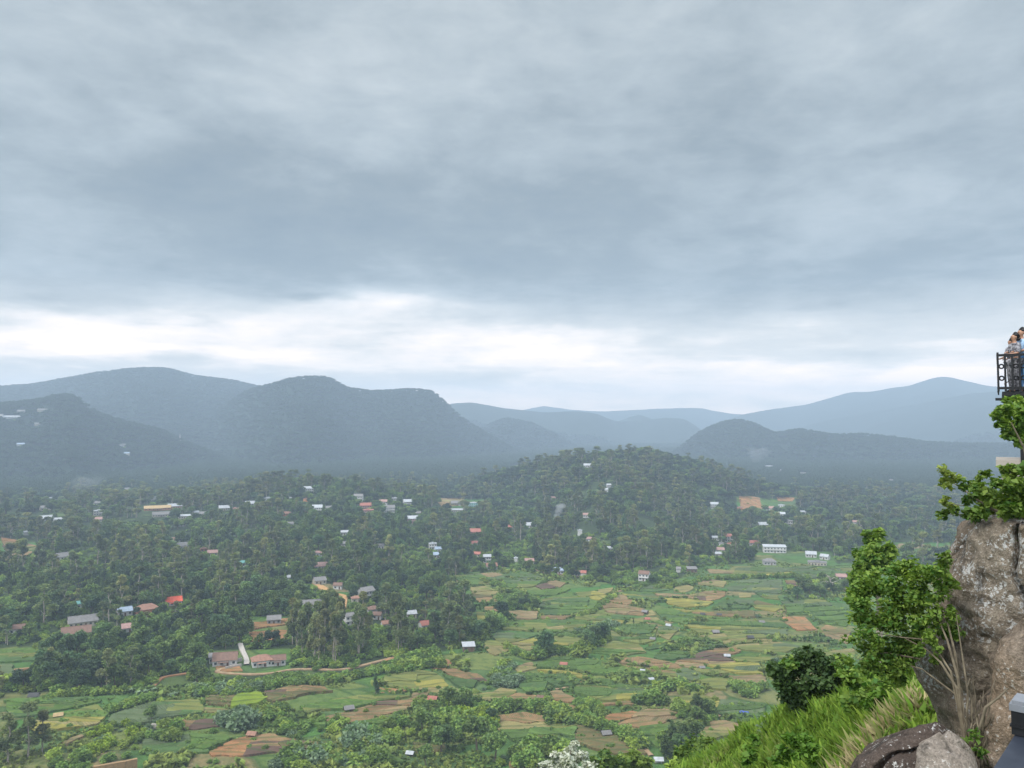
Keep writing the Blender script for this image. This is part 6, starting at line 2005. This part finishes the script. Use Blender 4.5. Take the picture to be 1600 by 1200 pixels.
near_plant('slope_shrub', [(1085, 1170, 20), (1105, 1165, 18), (1065, 1178, 16), (1090, 1185, 22), (1110, 1182, 14)], 52, .2, 16, ['fresh2'], 'olive green bush rising behind the grass brink', 'shrub', seed=14)
near_plant('rock_top_shrub', [(1550, 775, 24), (1575, 760, 26), (1600, 770, 30), (1545, 808, 24), (1575, 800, 28), (1600, 815, 28), (1540, 830, 14), (1560, 835, 16), (1590, 838, 16), (1575, 738, 14), (1600, 735, 18), (1528, 800, 14), (1530, 762, 14)],
           11.9, .055, 420, ['fresh2'], 'leafy shrub crowning the lichened boulder', 'shrub', [[(1590, 850, 11.9, .05), (1560, 800, 11.9, .03), (1525, 780, 11.9, .012)]], seed=15, root_px=(1590, 850))
near_plant('rock_top_sprays', [(1478, 740, 11), (1492, 748, 12), (1472, 752, 7), (1482, 760, 7), (1478, 785, 9), (1488, 790, 7), (1508, 758, 12, 1), (1522, 768, 14, 1), (1512, 780, 10, 1), (1475, 802, 11, 1), (1490, 798, 9, 1), (1510, 806, 9, 1), (1524, 812, 9, 1), (1540, 742, 8, 1), (1530, 750, 7, 1)],
           12.2, .045, 300, ['pale', 'fresh2'], 'arching sprays with pale young leaves reaching left off the boulder', 'shrub',
           [[(1560, 810, 12.7, .02), (1520, 775, 12.6, .012), (1490, 755, 12.6, .007), (1470, 750, 12.6, .003)], [(1560, 815, 12.7, .016), (1520, 805, 12.6, .01), (1475, 803, 12.6, .004)], [(1540, 800, 12.7, .012), (1505, 790, 12.6, .007), (1478, 786, 12.6, .003)]], seed=16, root_px=(1560, 815))
near_plant('platform_shrub', [(1572, 635, 13), (1590, 630, 14), (1560, 650, 10), (1580, 655, 18), (1600, 650, 18), (1590, 680, 14), (1578, 675, 12), (1572, 640, 10), (1600, 690, 12), (1558, 664, 4)], 22.5, .095, 170, ['fresh2'],
           'bright green leafy shrub hanging under the railed platform', 'shrub', [[(1612, 760, 22.6, .05), (1600, 700, 22.6, .03), (1580, 660, 22.5, .012)]], seed=17, root_px=(1612, 760))
near_plant('flowering_tree', [(890, 1172, 13), (872, 1185, 14), (906, 1184, 14), (888, 1198, 20), (858, 1200, 14), (918, 1200, 14), (850, 1196, 7), (880, 1215, 30), (905, 1220, 25), (897, 1163, 7)], 96, .34, 22, ['blossom'],
           'bushy tree covered in whitish blossom at the bottom centre', 'tree', [[(888, 1290, 96, .3), (888, 1200, 96, .15), (892, 1172, 96, .05)]], seed=18, root_px=(888, 1300))
near_plant('slope_tree', [(950, 1185, 16), (935, 1198, 18), (968, 1196, 16), (955, 1210, 24)], 120, .55, 7, ['fresh2'], 'mottled green treetop right of the blossoming tree', 'tree', [[(950, 1290, 120, .3), (950, 1190, 120, .1)]], seed=19, root_px=(950, 1300))
near_plant('slope_tree', [(992, 1190, 16), (1008, 1198, 14), (985, 1205, 18), (975, 1190, 10)], 125, .55, 7, ['shrub'], 'olive crowned treetop left of the grass brink at the bottom', 'tree', [[(992, 1290, 125, .3), (992, 1195, 125, .1)]], seed=20, root_px=(992, 1300))
near_plant('slope_tree', [(1062, 1188, 9), (1050, 1198, 10)], 80, .35, 12, ['shrub'], 'small treetop peeping over the grass brink', 'tree', seed=21)
# twisting roots at the foot of the boulder
q = MB()
R = random.Random(8)
for i in range(15):
    x0_ = R.uniform(1500, 1548); x1_ = x0_ + R.uniform(-16, 26); y0_ = R.uniform(1165, 1200); y1_ = R.uniform(1050, 1120)
    pts = []; rad = []
    for k in range(9):
        t_ = k / 8
        pts.append(at_d(x0_ + (x1_ - x0_) * t_ + R.uniform(-3, 3), y0_ + (y1_ - y0_) * t_, 10.5 + R.uniform(-.06, .06))); rad.append(.014 * (1 - t_ * .7) * R.uniform(.7, 1.2))
    q.tube(pts, rad, 5)
q.tube([at_d(1524, 1180, 10.4), at_d(1530, 1140, 10.3), at_d(1540, 1105, 10.3), at_d(1560, 1090, 10.35), at_d(1576, 1075, 10.4)], [.014, .015, .016, .013, .007], 6)
tag(q.build('roots', M['twig'], None, True), 'tangle of tan roots and creepers at the base of the boulders', 'roots')
near_plant('creeper', [(1520, 1150, 10), (1505, 1165, 9), (1530, 1175, 10), (1545, 1185, 9), (1508, 1185, 8)], 10.2, .045, 160, ['fresh2'], 'small leaved creeper among the roots of the boulders', 'creeper', seed=23)

# ------------------------------------------------------------------ railed viewing platform with people
M['black'] = noisy_mat('black_painted_iron', (.006, .007, .009), (.014, .015, .018), 8, .55, 0, .3)
M['silver_cap'] = noisy_mat('grey_painted_cap', (.15, .165, .185), (.23, .245, .27), 5, .5)
M['coping'] = noisy_mat('dark_polished_coping', (.012, .017, .028), (.028, .034, .048), 10, .45, 0, .3)
c0 = at_d(1559, 612, 25.0); ax = math.atan2(c0.x, c0.y)
plat = empty('viewing_platform', (c0.x, c0.y, c0.z), -ax, 'black iron railed viewing platform jutting out over the boulder', 'platform')
q = MB(); q.box(.1, 5.5, 0, 3.2, -.12, 0); q.build('deck', M['black'], plat)
q = MB(); q.box(.16, 5.5, .1, .3, -.24, -.123); q.box(.16, 5.5, 2.8, 3.0, -.24, -.123); q.box(-.06, .5, -.02, .08, -.24, -.17); q.build('beam', M['black'], plat)
for xx in (.48, .82):
    q = MB(); q.box(xx, xx + .26, .35, .6, -2.15, -.243); q.build('column', M['black'], plat)
rail = MB()
for i in range(30):
    xx = .02 + i * .165
    rail.box(xx - .026, xx + .026, -.026, .026, .003, .98 if i % 7 else 1.06)
for i in range(19):
    yy_ = .165 + i * .165
    rail.box(.0, .036, yy_ - .026, yy_ + .026, .003, .98)
for zz_ in (.06, .95):
    rail.box(-.01, 5.5, -.025, .025, zz_, zz_ + .065); rail.box(-.01, .04, .03, 3.2, zz_, zz_ + .05)
for zz_ in (.36, .68):
    for i in range(28):
        cx_ = .10 + i * .165; pts = [(cx_ + .055 * math.cos(a * math.pi / 5), 0, zz_ + .055 * math.sin(a * math.pi / 5)) for a in range(11)]
        if i % 3 != 1: rail.tube(pts, .02, 4)
for i in range(9):
    cx_ = .35 + i * .55
    rail.tube([(cx_ - .2, .0, .2), (cx_, .0, .34), (cx_ + .2, .0, .30)], .012, 4)
rail.build('railing', M['black'], plat)
# concrete footing wall
f0 = at_d(1556, 719, 25.4)
q = MB(); q.box(0, 6, 0, 2.4, -.16, 0); q.box(.12, 6, .15, 2.3, -10, -.163)
o = q.build('footing_wall', M['concrete'], None, loc=f0); o.rotation_euler = (0, 0, -ax)
tag(o, 'pale concrete footing wall carrying the platform columns', 'wall')
q = MB(); q.box(.3, 6, -.45, -.02, -9, -.16)
o = q.build('footing_wall', M['concrete'], None, loc=f0); o.rotation_euler = (0, 0, -ax)
tag(o, 'lower concrete ledge in front of the footing wall, half behind leaves', 'wall')

# near parapet at the bottom right corner
a0, a1 = at_d(1420, 1330, 2.15), at_d(1587, 1146, 3.45)
a0.z = a1.z
d = (a1 - a0).normalized(); nrm = Vector((d.y, -d.x, 0))
par = empty('parapet', a1, 0, 'glossy dark coping with a black post, cut off by the bottom right corner', 'parapet')
V = []
for p_ in (a0 - a1, d * 1.2):
    for s_, z_ in ((0, 0), (.55, 0), (.55, -.07), (0, -.07)):
        V.append(p_ + nrm * s_ + Vector((0, 0, z_)))
mesh_obj('coping', V, [(0, 1, 5, 4), (3, 7, 6, 2), (0, 4, 7, 3), (1, 2, 6, 5), (0, 3, 2, 1), (4, 5, 6, 7)], M['coping'], par)
V = []
for p_ in (a0 - a1, d * 1.15):
    for s_, z_ in ((.05, -.073), (.50, -.073), (.50, -3.2), (.05, -3.2)):
        V.append(p_ + nrm * s_ + Vector((0, 0, z_)))
mesh_obj('wall', V, [(0, 1, 5, 4), (3, 7, 6, 2), (0, 4, 7, 3), (1, 2, 6, 5), (0, 3, 2, 1), (4, 5, 6, 7)], M['black'], par)
pc = at_d(1613, 1147, 3.47) - a1; pc.z = 0
q = MB(); q.box(-.055, .055, -.055, .055, .003, .13); q.box(-.062, .062, -.062, .062, .10, .112)
q = MB(); q.box(-.055, .055, -.055, .055, .003, .030); q.box(-.060, .060, -.060, .060, .0305, .0375); q.box(-.055, .055, -.055, .055, .038, .088)
o = q.build('post', M['black'], par, loc=pc); o.rotation_euler = (0, 0, math.atan2(d.y, d.x))
q = MB(); q.box(-.060, .060, -.060, .060, .0885, .112); q.box(-.052, .052, -.052, .052, .1125, .124)
o2 = q.build('post_cap', M['silver_cap'], par, loc=pc); o2.rotation_euler = o.rotation_euler


# ------------------------------------------------------------------ people
M['skin'] = bsdf_mat('skin', (.34, .19, .125), .55)[0]
M['hair'] = bsdf_mat('black_hair', (.012, .010, .010), .45)[0]
M['jeans'] = noisy_mat('blue_jeans', (.10, .24, .46), (.16, .33, .56), 9, .85, rnd=0)
M['lightblue'] = noisy_mat('light_blue_shirt', (.26, .42, .62), (.42, .56, .72), 7, .8, rnd=0)
M['patterned'] = noisy_mat('black_and_white_print', (.02, .02, .03), (.35, .35, .38), 14, .8, rnd=0, detail=1)
M['blueprint'] = noisy_mat('blue_print_top', (.06, .12, .22), (.25, .40, .55), 12, .8, rnd=0, detail=1)
M['shoe'] = bsdf_mat('dark_shoes', (.03, .03, .035), .6)[0]


def skin_mesh(name, verts, edges, radii, mat, parent, rootv=0, sub=1):
    me = bpy.data.meshes.new(name)
    me.from_pydata(verts, edges, [])
    o = bpy.data.objects.new(name, me); sc.collection.objects.link(o)
    o.modifiers.new('skin', 'SKIN')
    if not me.skin_vertices:
        me.skin_vertices.new() if hasattr(me.skin_vertices, 'new') else None
    for i, r_ in enumerate(radii):
        r_ = (r_, r_) if not isinstance(r_, tuple) else r_
        me.skin_vertices[0].data[i].radius = r_
        me.skin_vertices[0].data[i].use_root = (i == rootv)
    s_ = o.modifiers.new('sub', 'SUBSURF'); s_.levels = s_.render_levels = sub
    dg = bpy.context.evaluated_depsgraph_get()
    dg.update()
    new = bpy.data.meshes.new_from_object(o.evaluated_get(dg))
    o.modifiers.clear(); o.data = new
    new.materials.clear(); new.materials.append(mat)
    new.polygons.foreach_set('use_smooth', np.ones(len(new.polygons), bool))
    o.parent = parent
    return o


def person(loc, rz, h, top, legs, label, arms='rail', skirt=False, hairlong=False):
    k = h / 1.72
    root = empty('person', loc, rz, label, 'person', s=k)
    J = {}
    V, E, R_v = [], [], []
    def v(n_, p_, r_, par_=None):
        J[n_] = len(V); V.append(p_); R_v.append(r_)
        if par_: E.append((J[par_], J[n_]))
    v('pelvis', (0, 0, .95), (.15, .11)); v('waist', (0, .0, 1.08), (.13, .10), 'pelvis'); v('chest', (0, 0, 1.28), (.16, .11), 'waist'); v('neck0', (0, 0, 1.43), (.08, .07), 'chest'); v('neck', (0, -.01, 1.49), (.052, .052), 'neck0')
    v('jaw', (0, -.03, 1.55), (.062, .07), 'neck'); v('head', (0, -.015, 1.62), (.078, .095), 'jaw'); v('skull', (0, -.005, 1.69), (.06, .075), 'head')
    v('nose', (0, -.115, 1.60), .014, 'head')
    for s, sd_ in ((-1, 'l'), (1, 'r')):
        v('ear' + sd_, (s * .083, 0, 1.61), .014, 'head')
        v('hip' + sd_, (s * .09, 0, .90), .095, 'pelvis'); v('knee' + sd_, (s * .10, -.02, .50), .058, 'hip' + sd_); v('ank' + sd_, (s * .10, .02, .09), .038, 'knee' + sd_); v('toe' + sd_, (s * .11, -.13, .035), .032, 'ank' + sd_)
        v('sh' + sd_, (s * .185, 0, 1.39), .055, 'chest')
        if arms == 'rail':
            v('el' + sd_, (s * .24, -.06, 1.13), .041, 'sh' + sd_); v('wr' + sd_, (s * .15, -.26, 1.10), .028, 'el' + sd_); hd_ = (s * -.02, -.07, -.005)
        else:
            v('el' + sd_, (s * .25, .02, 1.10), .041, 'sh' + sd_); v('wr' + sd_, (s * .24, -.06, .86), .028, 'el' + sd_); hd_ = (0, -.01, -.07)
        w_ = V[J['wr' + sd_]]
        v('palm' + sd_, (w_[0] + hd_[0], w_[1] + hd_[1], w_[2] + hd_[2]), (.034, .018), 'wr' + sd_)
        pm_ = V[J['palm' + sd_]]
        for fi_, (o_, L_) in enumerate(((-.024, .065), (-.008, .075), (.008, .07), (.024, .055))):
            a_ = (pm_[0] + o_, pm_[1] + hd_[1] * .6, pm_[2] + hd_[2] * .6 - .004)
            v('f%d' % fi_ + sd_, a_, .0095, 'palm' + sd_)
            v('g%d' % fi_ + sd_, (a_[0] + hd_[0] * .3, a_[1] + hd_[1] * L_ * 8, a_[2] + hd_[2] * L_ * 8 - .02), .008, 'f%d' % fi_ + sd_)
        v('th' + sd_, (pm_[0] - s * .04, pm_[1] + hd_[1] * .2, pm_[2] - .01), .011, 'palm' + sd_)
    body = skin_mesh('body', V, E, R_v, M['skin'], root)
    # clothes
    def sub(names, grow_, nm, mat):
        ids = [J[a] for a in names]; mp = {a: i for i, a in enumerate(ids)}
        es = [(mp[a], mp[b_]) for a, b_ in E if a in mp and b_ in mp]
        rr_ = [tuple(q_ + grow_ for q_ in (R_v[i] if isinstance(R_v[i], tuple) else (R_v[i], R_v[i]))) for i in ids]
        skin_mesh(nm, [V[i] for i in ids], es, rr_, M[mat], root)
    sub(['pelvis', 'waist', 'chest', 'neck0', 'shl', 'shr', 'ell', 'elr'], .016, 'shirt', top)
    if skirt:
        q = MB(); n_ = 20; pts = []
        for i, (z_, r_) in enumerate(((1.0, .15), (.8, .20), (.5, .24), (.2, .28))):
            for k_ in range(n_):
                a_ = 2 * math.pi * k_ / n_; f_ = 1 + .08 * math.sin(a_ * 5) * i / 3
                pts.append((math.cos(a_) * r_ * f_, math.sin(a_) * r_ * .8 * f_, z_))
        q.add(pts, [(i * n_ + k_, i * n_ + (k_ + 1) % n_, (i + 1) * n_ + (k_ + 1) % n_, (i + 1) * n_ + k_) for i in range(3) for k_ in range(n_)])
        q.build('skirt', M[legs], root, True)
    else:
        sub(['pelvis', 'hipl', 'hipr', 'kneel', 'kneer', 'ankl', 'ankr'], .018, 'trousers', legs)
    for sd_ in 'lr':
        skin_mesh('shoe', [V[J['ank' + sd_]], V[J['toe' + sd_]]], [(0, 1)], [.046, .044], M['shoe'], root)
    hv = [(0, -.01, 1.705), (0, .045, 1.68), (0, .07, 1.60), (-.052, .035, 1.63), (.052, .035, 1.63)]
    he = [(0, 1), (1, 2), (1, 3), (1, 4)]
    hr = [(.095, .10), (.10, .10), (.09, .085), .085, .085]
    if hairlong:
        hv += [(0, .09, 1.50)]; he += [(2, 5)]; hr += [(.06, .04)]
    skin_mesh('hair', hv, he, hr, M['hair'], root, 1)
    # eyes and mouth
    q = MB()
    for s in (-1, 1): q.box(s * .032 - .011, s * .032 + .011, -.108, -.096, 1.617, 1.629)
    q.build('eyes', M['hair'], root)
    q = MB(); q.box(-.022, .022, -.103, -.094, 1.552, 1.560); q.build('mouth', bsdf_mat('lips', (.30, .10, .09), .5)[0], root)
    return root


def on_deck(px_, depth_):
    p = at_d(px_, 613, 25.0 + depth_); p.z = c0.z; return p


person(on_deck(1599, .75), -ax + math.radians(-55), 1.74, 'lightblue', 'jeans', 'man in light blue shirt and blue jeans, half cut by the right edge')
person(on_deck(1588, .55), -ax + math.radians(-60), 1.60, 'patterned', 'patterned', 'dark haired woman in printed clothes at the railing beside the man', hairlong=True)
person(on_deck(1583, 1.15), -ax + math.radians(-125), 1.52, 'patterned', 'patterned', 'shorter dark haired person furthest left of the three on the platform')
